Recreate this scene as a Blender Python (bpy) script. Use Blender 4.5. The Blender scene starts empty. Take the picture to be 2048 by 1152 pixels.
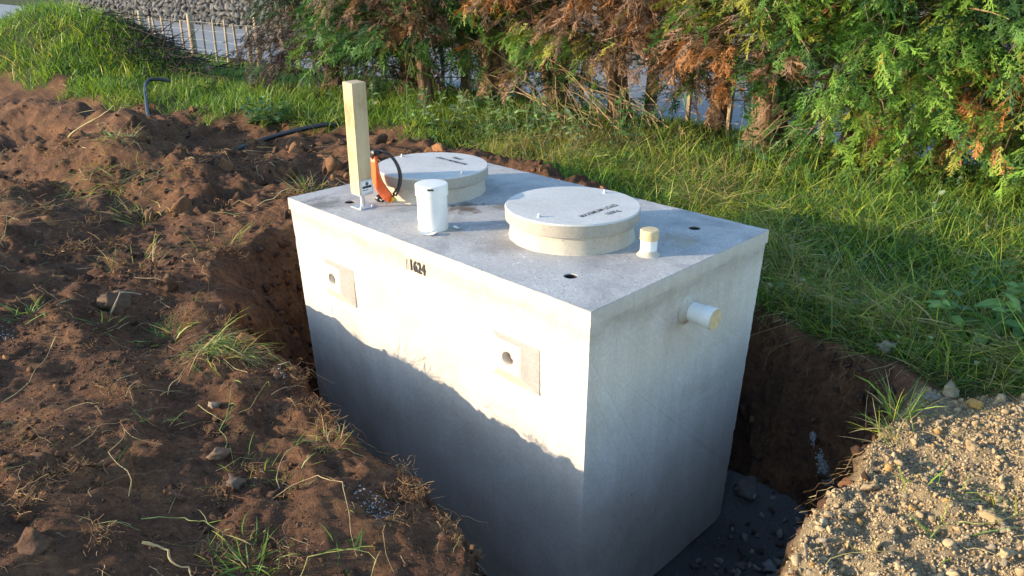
import bpy, bmesh, math, random
import numpy as np
from mathutils import Vector, Matrix

scn = bpy.context.scene
COL = scn.collection

# ------------------------------------------------------------------ camera, sky, sun, exposure
# world frame: tank roof at z = 0, near corner of the tank roof at the origin, x along the long side, y across the tank
CAM = np.array([1.779, -2.2075, 1.2897]); YAW, PIT, ROLL, FPX = -0.7912, 0.3973, -0.0059, 1528.8
fwd = Vector((math.sin(YAW) * math.cos(PIT), math.cos(YAW) * math.cos(PIT), -math.sin(PIT)))
rgt = Vector((math.cos(YAW), -math.sin(YAW), 0)); upv = rgt.cross(fwd)
r_ = rgt * math.cos(ROLL) + upv * math.sin(ROLL); u_ = -rgt * math.sin(ROLL) + upv * math.cos(ROLL)
cd = bpy.data.cameras.new('camera'); cam = bpy.data.objects.new('camera', cd); COL.objects.link(cam)
cd.sensor_width = 36; cd.lens = 36 * FPX / 2048; cd.clip_start = 0.05; cd.clip_end = 1000
cam.matrix_world = Matrix(((r_.x, u_.x, -fwd.x, CAM[0]), (r_.y, u_.y, -fwd.y, CAM[1]), (r_.z, u_.z, -fwd.z, CAM[2]), (0, 0, 0, 1)))
scn.camera = cam

SUN_EL, SUN_DX, SUN_DY = math.radians(11.5), 0.61, 0.79       # low evening sun; light travels along (+x, +y)
world = bpy.data.worlds.new('World'); scn.world = world; world.use_nodes = True
wn = world.node_tree; bg = wn.nodes['Background']
sky = wn.nodes.new('ShaderNodeTexSky'); sky.sky_type = 'NISHITA'; sky.sun_disc = False
sky.sun_elevation = SUN_EL; sky.sun_rotation = math.atan2(-SUN_DX, -SUN_DY)
sky.air_density = 1.0; sky.dust_density = 0.5; sky.ozone_density = 2.0
wn.links.new(sky.outputs[0], bg.inputs[0]); bg.inputs[1].default_value = 0.15
sl = bpy.data.lights.new('sun', 'SUN'); sl.energy = 2.6; sl.angle = math.radians(0.55); sl.color = (1.0, 0.81, 0.57)
so = bpy.data.objects.new('sun', sl); COL.objects.link(so)
so.rotation_euler = Vector((SUN_DX * math.cos(SUN_EL), SUN_DY * math.cos(SUN_EL), -math.sin(SUN_EL))).to_track_quat('-Z', 'Y').to_euler()
scn.view_settings.view_transform = 'Standard'; scn.view_settings.look = 'None'
scn.view_settings.exposure = 1.9; scn.view_settings.gamma = 1.0

# ------------------------------------------------------------------ helpers
rng = np.random.default_rng(7)
random.seed(7)

def tag(o, label=None, cat=None, group=None, kind=None):
    if label: o['label'] = label
    if cat: o['category'] = cat
    if group: o['group'] = group
    if kind: o['kind'] = kind
    return o

def link(name, me, mat=None, parent=None):
    o = bpy.data.objects.new(name, me); COL.objects.link(o)
    if mat and me is not None and not me.materials: me.materials.append(mat)
    if parent: o.parent = parent
    return o

def empty(name, loc=(0, 0, 0), rz=0):
    o = bpy.data.objects.new(name, None); COL.objects.link(o); o.location = loc; o.rotation_euler = (0, 0, rz)
    o.empty_display_size = 0.1
    return o

def tri_mesh(name, V, F, col=None, smooth=False):
    V = np.ascontiguousarray(V, dtype=np.float32); F = np.ascontiguousarray(F, dtype=np.int32)
    me = bpy.data.meshes.new(name); k = F.shape[1]
    me.vertices.add(len(V)); me.vertices.foreach_set('co', V.ravel())
    me.loops.add(F.size); me.loops.foreach_set('vertex_index', F.ravel())
    me.polygons.add(len(F)); me.polygons.foreach_set('loop_start', np.arange(0, F.size, k, dtype=np.int32))
    me.polygons.foreach_set('loop_total', np.full(len(F), k, dtype=np.int32))
    if smooth: me.polygons.foreach_set('use_smooth', np.ones(len(F), dtype=bool))
    if col is not None:
        a = me.color_attributes.new('Col', 'FLOAT_COLOR', 'POINT')
        c = np.ones((len(V), 4), dtype=np.float32); c[:, :3] = col
        a.data.foreach_set('color', c.ravel())
    me.update(calc_edges=True)
    return me

def _hash(ix, iy, iz, seed):
    h = (ix.astype(np.int64) * 374761393 + iy.astype(np.int64) * 668265263 + iz.astype(np.int64) * 2147483647 + seed * 1274126177) & 0xffffffff
    h = ((h ^ (h >> 13)) * 1274126177) & 0xffffffff
    h = (h ^ (h >> 16)) & 0xffffffff
    return h.astype(np.float64) / 4294967295.0

def vnoise(x, y, z=None, seed=0):
    x = np.asarray(x, dtype=np.float64); y = np.asarray(y, dtype=np.float64)
    x0 = np.floor(x); y0 = np.floor(y); fx = x - x0; fy = y - y0
    fx = fx * fx * (3 - 2 * fx); fy = fy * fy * (3 - 2 * fy)
    def layer(iz):
        a = _hash(x0, y0, iz, seed); b = _hash(x0 + 1, y0, iz, seed); c = _hash(x0, y0 + 1, iz, seed); d = _hash(x0 + 1, y0 + 1, iz, seed)
        return (a * (1 - fx) + b * fx) * (1 - fy) + (c * (1 - fx) + d * fx) * fy
    if z is None: return layer(np.zeros_like(x0)) * 2 - 1
    z = np.asarray(z, dtype=np.float64); z0 = np.floor(z); fz = z - z0; fz = fz * fz * (3 - 2 * fz)
    return (layer(z0) * (1 - fz) + layer(z0 + 1) * fz) * 2 - 1

def fbm(x, y, oct=4, seed=0, gain=0.5):
    s = 0; a = 1.0; n = 0
    c, sn = math.cos(0.6), math.sin(0.6)
    for i in range(oct):
        s = s + a * vnoise(x, y, seed=seed + i * 17); n += a; a *= gain
        x, y = (c * x - sn * y) * 2.03 + 3.1, (sn * x + c * y) * 2.03 - 1.7
    return s / n

def smooth(t): t = np.clip(t, 0, 1); return t * t * (3 - 2 * t)

def poly_sd(x, y, P):
    P = np.asarray(P, float); d = np.full(x.shape, 1e18); ins = np.zeros(x.shape, bool)
    for i in range(len(P)):
        a = P[i]; b = P[(i + 1) % len(P)]; e = b - a
        wx = x - a[0]; wy = y - a[1]; t = np.clip((wx * e[0] + wy * e[1]) / (e @ e), 0, 1)
        d = np.minimum(d, (wx - e[0] * t) ** 2 + (wy - e[1] * t) ** 2)
        c = ((a[1] > y) != (b[1] > y)) & (x < (b[0] - a[0]) * (y - a[1]) / (b[1] - a[1] + 1e-12) + a[0])
        ins ^= c
    d = np.sqrt(d); return np.where(ins, -d, d)

def tubes(P, R, sides=4):
    """P (n,k,3), R (n,k): tapering tubes, returns verts and quads"""
    P = np.asarray(P, float); R = np.asarray(R, float); n, k, _ = P.shape
    T = np.gradient(P, axis=1); T /= np.linalg.norm(T, axis=2, keepdims=True) + 1e-9
    ref = np.where(np.abs(T[..., 2:3]) > 0.9, np.array([1.0, 0, 0]), np.array([0, 0, 1.0]))
    A = np.cross(T, ref); A /= np.linalg.norm(A, axis=2, keepdims=True) + 1e-9; B = np.cross(T, A)
    ang = np.arange(sides) * 2 * math.pi / sides
    V = P[:, :, None, :] + R[:, :, None, None] * (np.cos(ang)[None, None, :, None] * A[:, :, None, :] + np.sin(ang)[None, None, :, None] * B[:, :, None, :])
    idx = np.arange(n * k * sides).reshape(n, k, sides)
    a = idx[:, :-1, :]; b = np.roll(a, -1, axis=2); c = idx[:, 1:, :]; d = np.roll(c, -1, axis=2)
    F = np.stack([a, b, d, c], -1).reshape(-1, 4)
    return V.reshape(-1, 3), F

def quads_to_tris(F): return np.concatenate([F[:, [0, 1, 2]], F[:, [0, 2, 3]]])

class Acc:
    """collects vertex / triangle / colour blocks into one mesh"""
    def __init__(s): s.V = []; s.F = []; s.C = []; s.n = 0
    def add(s, V, F, C=None):
        if F.shape[1] == 4: F = quads_to_tris(F)
        s.V.append(V); s.F.append(F + s.n); s.n += len(V)
        s.C.append(np.broadcast_to(np.asarray(C if C is not None else (1, 1, 1), float), (len(V), 3)))
    def mesh(s, name, smooth=False):
        return tri_mesh(name, np.concatenate(s.V), np.concatenate(s.F), np.concatenate(s.C), smooth)

def bm_mesh(name, bm, smooth=False):
    me = bpy.data.meshes.new(name); bm.normal_update(); bm.to_mesh(me); bm.free()
    if smooth:
        for p in me.polygons: p.use_smooth = True
    return me

def box_bm(x0, x1, y0, y1, z0, z1, bev=0.0, seg=1):
    bm = bmesh.new(); v = [bm.verts.new(c) for c in ((x0, y0, z0), (x1, y0, z0), (x1, y1, z0), (x0, y1, z0), (x0, y0, z1), (x1, y0, z1), (x1, y1, z1), (x0, y1, z1))]
    for f in ((3, 2, 1, 0), (4, 5, 6, 7), (0, 1, 5, 4), (1, 2, 6, 5), (2, 3, 7, 6), (3, 0, 4, 7)): bm.faces.new([v[i] for i in f])
    if bev: bmesh.ops.bevel(bm, geom=list(bm.edges), offset=bev, segments=seg, affect='EDGES', profile=0.5)
    return bm

def lathe(name, prof, n=64, cap0=True, cap1=True, smooth_ang=True):
    bm = bmesh.new(); rings = []
    for r, z in prof: rings.append([bm.verts.new((r * math.cos(2 * math.pi * i / n), r * math.sin(2 * math.pi * i / n), z)) for i in range(n)])
    for a, b in zip(rings[:-1], rings[1:]):
        for i in range(n): bm.faces.new((a[i], a[(i + 1) % n], b[(i + 1) % n], b[i]))
    if cap0: bm.faces.new(list(reversed(rings[0])))
    if cap1: bm.faces.new(rings[-1])
    me = bm_mesh(name, bm, True)
    me.set_sharp_from_angle(angle=math.radians(35))
    return me

def cut(me, cutters):
    """boolean difference of a mesh with other meshes (all in the same frame)"""
    o = bpy.data.objects.new('tmp', me); COL.objects.link(o); cs = []
    for c in cutters:
        co = bpy.data.objects.new('tmpc', c); COL.objects.link(co); cs.append(co)
        m = o.modifiers.new('b', 'BOOLEAN'); m.operation = 'DIFFERENCE'; m.object = co; m.solver = 'EXACT'
    dg = bpy.context.evaluated_depsgraph_get()
    r = bpy.data.meshes.new_from_object(o.evaluated_get(dg))
    for q in cs + [o]: bpy.data.objects.remove(q, do_unlink=True)
    return r

# ------------------------------------------------------------------ materials
def mat_new(name):
    m = bpy.data.materials.new(name); m.use_nodes = True; nt = m.node_tree
    return m, nt, nt.nodes['Principled BSDF'], nt.nodes, nt.links

def N(nt, typ, **kw):
    n = nt.nodes.new(typ)
    for k, v in kw.items():
        if k in n.inputs: n.inputs[k].default_value = v
        else: setattr(n, k, v)
    return n

def noise(nt, vec, scale, detail=6, rough=0.6, dist=0):
    n = N(nt, 'ShaderNodeTexNoise'); n.inputs['Scale'].default_value = scale; n.inputs['Detail'].default_value = detail
    n.inputs['Roughness'].default_value = rough; n.inputs['Distortion'].default_value = dist
    if vec is not None: nt.links.new(vec, n.inputs['Vector'])
    return n.outputs['Fac']

def ramp(nt, fac, stops):
    r = nt.nodes.new('ShaderNodeValToRGB'); e = r.color_ramp.elements
    while len(e) < len(stops): e.new(0.5)
    for el, (p, c) in zip(e, stops):
        el.position = p; el.color = (*c, 1) if len(c) == 3 else c
    nt.links.new(fac, r.inputs[0]); return r.outputs['Color']

def gray(v): return (v, v, v)

def mixc(nt, fac, a, b, mode='MIX'):
    m = nt.nodes.new('ShaderNodeMix'); m.data_type = 'RGBA'; m.blend_type = mode
    for s, v in ((m.inputs['Factor'], fac), (m.inputs[6], a), (m.inputs[7], b)):
        if isinstance(v, (int, float)): s.default_value = v
        elif isinstance(v, tuple): s.default_value = (*v, 1) if len(v) == 3 else v
        else: nt.links.new(v, s)
    return m.outputs[2]

def math_n(nt, op, a, b=0.0, clamp=False):
    m = nt.nodes.new('ShaderNodeMath'); m.operation = op; m.use_clamp = clamp
    for s, v in zip(m.inputs, (a, b)):
        if isinstance(v, (int, float)): s.default_value = v
        else: nt.links.new(v, s)
    return m.outputs[0]

def bump(nt, bsdf, h, strength=0.5, dist=0.01):
    b = nt.nodes.new('ShaderNodeBump'); b.inputs['Strength'].default_value = strength; b.inputs['Distance'].default_value = dist
    nt.links.new(h, b.inputs['Height'])
    nt.links.new(b.outputs['Normal'], bsdf.inputs['Normal'])
    return b

def scale_vec(nt, vec, s):
    m = nt.nodes.new('ShaderNodeMapping'); m.inputs['Scale'].default_value = s
    nt.links.new(vec, m.inputs['Vector']); return m.outputs['Vector']

def objco(nt): return nt.nodes.new('ShaderNodeTexCoord').outputs['Object']

def geopos(nt): return nt.nodes.new('ShaderNodeNewGeometry').outputs['Position']

def mat_simple(name, col, rough=0.6, metal=0.0, var=0.12, scale=30, bmp=0.0, spec=None):
    m, nt, b, n, l = mat_new(name); v = objco(nt)
    f = noise(nt, v, scale, 5)
    c = ramp(nt, f, [(0.3, tuple(x * (1 - var) for x in col)), (0.7, tuple(min(1, x * (1 + var)) for x in col))])
    l.new(c, b.inputs['Base Color']); b.inputs['Roughness'].default_value = rough; b.inputs['Metallic'].default_value = metal
    if bmp: bump(nt, b, noise(nt, v, scale * 4, 4), bmp, 0.002)
    return m

def mat_concrete(name, lo, hi, trowel=False, streak=True, stains=False, pores=False):
    m, nt, b, n, l = mat_new(name); p = geopos(nt)
    base = ramp(nt, noise(nt, p, 2.6, 8, 0.62, 0.3), [(0.3, lo), (0.68, hi)])
    fine = ramp(nt, noise(nt, p, 60, 4, 0.7), [(0.3, gray(0.86)), (0.7, gray(1.08))])
    c = mixc(nt, 1.0, base, fine, 'MULTIPLY')
    if streak:
        s = noise(nt, scale_vec(nt, p, (9, 9, 0.7)), 1.6, 6, 0.6)
        c = mixc(nt, 1.0, c, ramp(nt, s, [(0.35, (0.93, 0.92, 0.90)), (0.6, gray(1.0)), (0.75, gray(1.03))]), 'MULTIPLY')
        s2 = noise(nt, scale_vec(nt, p, (1.0, 1.0, 1.6)), 1.3, 5, 0.7, 0.6)
        c = mixc(nt, 1.0, c, ramp(nt, s2, [(0.36, (0.88, 0.86, 0.83)), (0.55, gray(1.0))]), 'MULTIPLY')
        # paler wash lower down, grubby joint just below the roof slab
        sx = n.new('ShaderNodeSeparateXYZ'); l.new(p, sx.inputs[0])
        zz = math_n(nt, 'ADD', sx.outputs['Z'], math_n(nt, 'MULTIPLY', math_n(nt, 'SUBTRACT', noise(nt, p, 5, 5, 0.7), 0.5), 0.16))
        g = ramp(nt, math_n(nt, 'MULTIPLY', zz, -4.0), [(0.0, gray(1)), (0.3, (0.93, 0.91, 0.88)), (0.42, (0.80, 0.78, 0.75)), (0.75, gray(0.99)), (1.0, gray(1.02))])
        c = mixc(nt, 1.0, c, g, 'MULTIPLY')
    if streak:
        d1 = noise(nt, scale_vec(nt, p, (1, 1, 0.035)), 34, 3, 0.5)
        fade = ramp(nt, math_n(nt, 'MULTIPLY', zz, -1.0), [(0.03, gray(0)), (0.08, gray(1)), (0.5, gray(0))])
        c = mixc(nt, math_n(nt, 'MULTIPLY', ramp(nt, d1, [(0.66, gray(0)), (0.74, gray(0.55))]), fade), c, (0.30, 0.265, 0.21))
        d2 = noise(nt, p, 48, 3, 0.7); low = ramp(nt, math_n(nt, 'MULTIPLY', zz, -1.0), [(0.75, gray(0)), (1.0, gray(1))])
        c = mixc(nt, math_n(nt, 'MULTIPLY', ramp(nt, d2, [(0.66, gray(0)), (0.72, gray(0.7))]), low), c, (0.14, 0.09, 0.055))
    if trowel:
        t = noise(nt, scale_vec(nt, p, (1, 1, 1)), 26, 5, 0.75, 1.6)
        c = mixc(nt, ramp(nt, t, [(0.57, gray(0)), (0.66, gray(0.75))]), c, (0.64, 0.65, 0.66))
        t2 = noise(nt, p, 75, 3, 0.6, 0.8)
        c = mixc(nt, ramp(nt, t2, [(0.62, gray(0)), (0.68, gray(0.8))]), c, (0.12, 0.10, 0.085))
        t3 = noise(nt, p, 3.3, 4, 0.6, 0.4)
        c = mixc(nt, ramp(nt, t3, [(0.35, gray(0.55)), (0.52, gray(0))]), c, (0.20, 0.205, 0.22))
    vr = nt.nodes.new('ShaderNodeTexVoronoi'); vr.inputs['Scale'].default_value = 34 if pores else 55; vr.inputs['Randomness'].default_value = 1; l.new(p, vr.inputs['Vector'])
    sel = noise(nt, p, 7, 2)
    pore = math_n(nt, 'MULTIPLY', math_n(nt, 'LESS_THAN', vr.outputs['Distance'], 0.17 if pores else 0.10), math_n(nt, 'GREATER_THAN', sel, 0.55 if pores else 0.60))
    c = mixc(nt, math_n(nt, 'MULTIPLY', pore, 0.5), c, (0.16, 0.14, 0.12))
    if stains:
        for (sx_, sy_, rr, colr, amt) in ((-1.46, 0.60, 0.17, (0.10, 0.068, 0.035), 0.85), (-1.33, 0.78, 0.13, (0.11, 0.08, 0.045), 0.6), (-2.13, 0.06, 0.22, (0.13, 0.13, 0.13), 0.8),
                                           (-1.2, 0.27, 0.16, (0.33, 0.28, 0.20), 0.5), (-0.25, 1.0, 0.16, (0.30, 0.23, 0.12), 0.5), (-2.2, 0.40, 0.12, (0.2, 0.19, 0.17), 0.5), (-0.85, 0.3, 0.2, (0.2, 0.17, 0.14), 0.35)):
            mp = nt.nodes.new('ShaderNodeMapping'); mp.inputs['Location'].default_value = (-sx_, -sy_, 0); l.new(p, mp.inputs['Vector'])
            le = nt.nodes.new('ShaderNodeVectorMath'); le.operation = 'LENGTH'; l.new(mp.outputs[0], le.inputs[0])
            dd = math_n(nt, 'ADD', math_n(nt, 'DIVIDE', le.outputs['Value'], rr), math_n(nt, 'MULTIPLY', math_n(nt, 'SUBTRACT', noise(nt, p, 14, 6, 0.7), 0.5), 2.6))
            c = mixc(nt, math_n(nt, 'MULTIPLY', ramp(nt, dd, [(0.2, gray(1)), (0.75, gray(0))]), amt), c, colr)
    l.new(c, b.inputs['Base Color']); b.inputs['Roughness'].default_value = 0.82
    b.inputs['Specular IOR Level'].default_value = 0.3
    h = math_n(nt, 'ADD', noise(nt, p, 220, 3, 0.6), math_n(nt, 'MULTIPLY', noise(nt, p, 22, 5, 0.65, 1.0 if trowel else 0), 2.2 if trowel else 0.9))
    h = math_n(nt, 'SUBTRACT', h, math_n(nt, 'MULTIPLY', pore, 1.5))
    bump(nt, b, h, 0.45 if trowel else 0.3, 0.0025)
    return m

def mat_foliage(name, trans=0.35, rough=0.5, var=0.25, scale=14):
    m, nt, b, n, l = mat_new(name)
    at = nt.nodes.new('ShaderNodeVertexColor'); at.layer_name = 'Col'
    v = ramp(nt, noise(nt, geopos(nt), scale, 4), [(0.3, gray(1 - var)), (0.7, gray(1 + var))])
    c = mixc(nt, 1.0, at.outputs['Color'], v, 'MULTIPLY')
    l.new(c, b.inputs['Base Color']); b.inputs['Roughness'].default_value = rough; b.inputs['Specular IOR Level'].default_value = 0.35
    if trans:
        t = nt.nodes.new('ShaderNodeBsdfTranslucent'); c2 = mixc(nt, 1.0, c, (1.25, 1.2, 0.7), 'MULTIPLY'); l.new(c2, t.inputs['Color'])
        mx = nt.nodes.new('ShaderNodeMixShader'); mx.inputs[0].default_value = trans
        l.new(b.outputs[0], mx.inputs[1]); l.new(t.outputs[0], mx.inputs[2]); l.new(mx.outputs[0], n['Material Output'].inputs['Surface'])
    return m

def mat_attr(name, rough=0.9, var=0.3, scale=40, bmp=0.6, bdist=0.004):
    m, nt, b, n, l = mat_new(name); p = geopos(nt)
    at = nt.nodes.new('ShaderNodeVertexColor'); at.layer_name = 'Col'
    v = ramp(nt, noise(nt, p, scale, 5, 0.7), [(0.3, gray(1 - var)), (0.7, gray(1 + var))])
    l.new(mixc(nt, 1.0, at.outputs['Color'], v, 'MULTIPLY'), b.inputs['Base Color']); b.inputs['Roughness'].default_value = rough
    b.inputs['Specular IOR Level'].default_value = 0.2
    if bmp: bump(nt, b, noise(nt, p, scale * 3, 5, 0.7), bmp, bdist)
    return m

def mat_bark():
    m, nt, b, n, l = mat_new('bark'); p = geopos(nt)
    f = noise(nt, scale_vec(nt, p, (14, 14, 1.6)), 2.0, 7, 0.7, 0.4)
    c = ramp(nt, f, [(0.3, (0.05, 0.032, 0.022)), (0.55, (0.19, 0.12, 0.075)), (0.75, (0.33, 0.235, 0.15))])
    l.new(c, b.inputs['Base Color']); b.inputs['Roughness'].default_value = 0.95; b.inputs['Specular IOR Level'].default_value = 0.1
    bump(nt, b, f, 1.0, 0.03)
    return m

def mat_wood(name, c0, c1, stretch=(60, 60, 1.5)):
    m, nt, b, n, l = mat_new(name); p = objco(nt)
    f = noise(nt, scale_vec(nt, p, stretch), 1.0, 6, 0.65, 0.3)
    g = noise(nt, scale_vec(nt, p, (6, 6, 3)), 1.0, 4, 0.6)
    c = mixc(nt, 1.0, ramp(nt, f, [(0.3, c0), (0.7, c1)]), ramp(nt, g, [(0.32, (0.62, 0.54, 0.44)), (0.45, (0.9, 0.87, 0.82)), (0.65, gray(1.06))]), 'MULTIPLY')
    l.new(c, b.inputs['Base Color']); b.inputs['Roughness'].default_value = 0.75; bump(nt, b, f, 0.25, 0.002)
    return m

M = {}
M['wallc'] = mat_concrete('concrete_wall', (0.53, 0.475, 0.415), (0.61, 0.56, 0.50))
M['roofc'] = mat_concrete('concrete_roof', (0.34, 0.335, 0.325), (0.47, 0.46, 0.445), trowel=True, streak=False, stains=True)
M['lidc'] = mat_concrete('concrete_lid', (0.46, 0.45, 0.43), (0.58, 0.57, 0.545), streak=False)
M['collar'] = mat_concrete('concrete_collar', (0.42, 0.365, 0.29), (0.53, 0.475, 0.395), streak=False, pores=True)
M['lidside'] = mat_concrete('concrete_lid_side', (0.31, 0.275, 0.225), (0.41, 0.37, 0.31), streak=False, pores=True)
M['pvc'] = mat_simple('white_pvc', (0.74, 0.73, 0.69), 0.4, var=0.06, scale=12)
M['pvc_yellow'] = mat_simple('yellowed_pvc', (0.56, 0.44, 0.25), 0.55, var=0.16, scale=40)
M['stencil'] = mat_simple('black_stencil_paint', (0.02, 0.02, 0.02), 0.8, var=0.4, scale=60)
M['lettering'] = mat_simple('grey_stencil_paint', (0.09, 0.09, 0.09), 0.9, var=0.5, scale=90)
M['timber'] = mat_wood('pale_timber', (0.47, 0.345, 0.20), (0.58, 0.45, 0.28))
M['galv'] = mat_simple('galvanised_steel', (0.62, 0.63, 0.64), 0.42, 0.75, var=0.15, scale=50)
M['sticker'] = mat_simple('printed_label', (0.72, 0.72, 0.70), 0.5, var=0.03)
M['ink'] = mat_simple('label_ink', (0.03, 0.03, 0.03), 0.6, var=0.1)
M['orange'] = mat_simple('orange_plastic', (0.85, 0.13, 0.02), 0.42, var=0.08, scale=25)
M['black'] = mat_simple('black_rubber', (0.018, 0.018, 0.02), 0.45, var=0.2, scale=30)
M['yellow'] = mat_simple('yellow_tag', (0.80, 0.42, 0.02), 0.5, var=0.1)
M['paper'] = mat_simple('cream_paper', (0.76, 0.70, 0.54), 0.8, var=0.06)
M['hose'] = mat_simple('black_polythene', (0.022, 0.023, 0.028), 0.38, var=0.25, scale=40)
M['fencewood'] = mat_wood('weathered_fence_timber', (0.22, 0.165, 0.105), (0.36, 0.28, 0.18), (40, 40, 2))
M['wire'] = mat_simple('fence_wire', (0.36, 0.35, 0.33), 0.6, 0.3, var=0.1)
M['gate'] = mat_simple('dark_gate_metal', (0.03, 0.03, 0.033), 0.6, 0.2)
M['bark'] = mat_bark()
M['twig'] = mat_attr('dry_twigs', 0.9, 0.3, 30, 0.3)
M['fronds'] = mat_foliage('cypress_fronds', 0.28, 0.55, 0.28, 9)
M['grass'] = mat_foliage('grass_blades', 0.38, 0.45, 0.22, 6)
M['leaf'] = mat_foliage('weed_leaves', 0.3, 0.4, 0.2, 30)
M['straw'] = mat_foliage('straw', 0.15, 0.7, 0.25, 20)
M['soilbits'] = mat_attr('soil_clods', 1.0, 0.35, 45, 0.9, 0.006)
M['stone'] = mat_attr('field_stone', 0.9, 0.25, 25, 0.5, 0.005)
M['gravel'] = mat_attr('gravel_stone', 0.9, 0.22, 90, 0.5, 0.002)

# ground: three kinds of surface, chosen by where they lie (soil, turf, gravel) plus the wet pit floor
def mat_ground():
    m, nt, b, n, l = mat_new('ground_cover'); p = geopos(nt)
    at = nt.nodes.new('ShaderNodeVertexColor'); at.layer_name = 'Col'
    sp = n.new('ShaderNodeSeparateColor'); l.new(at.outputs['Color'], sp.inputs[0])
    f1 = noise(nt, p, 3.0, 8, 0.68, 0.4); f2 = noise(nt, p, 34, 7, 0.75)
    soil = ramp(nt, f1, [(0.28, (0.060, 0.033, 0.021)), (0.50, (0.130, 0.068, 0.040)), (0.72, (0.24, 0.120, 0.058))])
    soil = mixc(nt, 1.0, soil, ramp(nt, f2, [(0.3, gray(0.55)), (0.7, gray(1.45))]), 'MULTIPLY')
    turf = ramp(nt, noise(nt, p, 7, 6, 0.7), [(0.3, (0.035, 0.045, 0.014)), (0.7, (0.095, 0.10, 0.035))])
    turf = mixc(nt, 1.0, turf, ramp(nt, f2, [(0.3, gray(0.6)), (0.7, gray(1.3))]), 'MULTIPLY')
    grav = ramp(nt, f2, [(0.3, (0.24, 0.18, 0.105)), (0.7, (0.40, 0.31, 0.195))])
    c = mixc(nt, sp.outputs[1], soil, turf); c = mixc(nt, sp.outputs[2], c, grav)
    l.new(c, b.inputs['Base Color']); b.inputs['Roughness'].default_value = 1.0; b.inputs['Specular IOR Level'].default_value = 0.12
    h = math_n(nt, 'ADD', math_n(nt, 'MULTIPLY', noise(nt, p, 28, 8, 0.78, 0.5), 1.6), math_n(nt, 'MULTIPLY', noise(nt, p, 110, 5, 0.7), 0.7))
    bump(nt, b, h, 1.0, 0.016)
    return m
M['ground'] = mat_ground()

def mat_bed():
    m, nt, b, n, l = mat_new('grey_bedding'); p = geopos(nt)
    f = noise(nt, p, 90, 6, 0.8)
    l.new(ramp(nt, f, [(0.3, (0.026, 0.025, 0.025)), (0.7, (0.105, 0.10, 0.097))]), b.inputs['Base Color']); b.inputs['Roughness'].default_value = 0.6
    bump(nt, b, f, 0.8, 0.01)
    return m
M['bed'] = mat_bed()

def mat_road():
    m, nt, b, n, l = mat_new('road_seal'); p = geopos(nt)
    f = noise(nt, p, 1.2, 7, 0.7); f2 = noise(nt, p, 60, 4, 0.7)
    c = mixc(nt, 1.0, ramp(nt, f, [(0.3, (0.19, 0.19, 0.19)), (0.7, (0.26, 0.26, 0.255))]), ramp(nt, f2, [(0.3, gray(0.8)), (0.7, gray(1.2))]), 'MULTIPLY')
    l.new(c, b.inputs['Base Color']); b.inputs['Roughness'].default_value = 0.85; bump(nt, b, f2, 0.4, 0.01)
    return m
M['road'] = mat_road()

# ------------------------------------------------------------------ terrain
RIM = [(0.45, -1.12), (0.25, -0.91), (0.07, -0.78), (-0.19, -0.75), (-0.53, -0.71), (-0.98, -0.72), (-1.43, -0.57), (-1.87, -0.61), (-2.3, -0.55), (-2.75, -0.48),
       (-3.25, -0.15), (-3.45, 0.4), (-3.3, 1.1), (-2.9, 1.75), (-2.2, 1.9), (-1.0, 1.9), (-0.1, 1.86), (0.3, 1.78), (0.64, 1.76), (0.84, 1.60), (0.90, 1.05), (0.93, 0.52), (0.92, 0.28),
       (1.04, -0.10), (1.12, -0.55), (0.95, -0.95), (0.7, -1.15)]
SOIL_EDGE = [(-80, -2.0), (-30, 0.4), (-16, 1.2), (-12.3, 1.75), (-10.3, 2.05), (-9.0, 2.45), (-7.9, 2.65), (-7.4, 3.2), (-6.5, 3.25), (-5.8, 3.3), (-4.4, 3.05), (-3.3, 3.05), (-2.1, 3.0),
             (-1.3, 2.5), (-0.6, 1.95), (0.0, 1.83), (0.6, 1.78), (0.9, 1.66)]
SOIL_POLY = SOIL_EDGE + [(0.85, 1.0), (0.9, 0.2), (1.05, -0.6), (0.9, -1.2), (0.95, -3), (0.9, -60), (-80, -60)]
GRAV_POLY = [(0.84, 1.62), (1.05, 1.62), (1.3, 1.85), (2.0, 2.05), (4, 2.1), (6, 0), (6, -4), (1.0, -4), (0.9, -1.3), (1.05, -0.6), (0.95, -0.1), (0.9, 0.25), (0.88, 1.0)]

def masks(x, y):
    j = 0.16 * fbm(x * 1.3, y * 1.3, 3, 51) + 0.05 * fbm(x * 6, y * 6, 2, 52)
    j = j + smooth((-x - 4) / 2) * (0.35 * fbm(x * 1.9, y * 1.9, 3, 53) + 0.10 * fbm(x * 7, y * 7, 2, 54))
    sp = poly_sd(x, y, SOIL_POLY) + j * np.clip((3 - x) / 3, 0.4, 1.5)
    gp = poly_sd(x, y, GRAV_POLY) + 0.6 * j
    grav = smooth((-gp + 0.04) / 0.12)
    soil = smooth((-sp + 0.03) / (0.10 + 0.14 * smooth((-x - 4) / 2))) * (1 - grav)
    return soil, np.clip(1 - soil - grav, 0, 1), grav

def gauss(x, y, cx, cy, sx, sy, a=0.0):
    c, s = math.cos(a), math.sin(a); dx = x - cx; dy = y - cy
    u = (c * dx + s * dy) / sx; v = (-s * dx + c * dy) / sy
    return np.exp(-(u * u + v * v) * 0.5)

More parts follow.
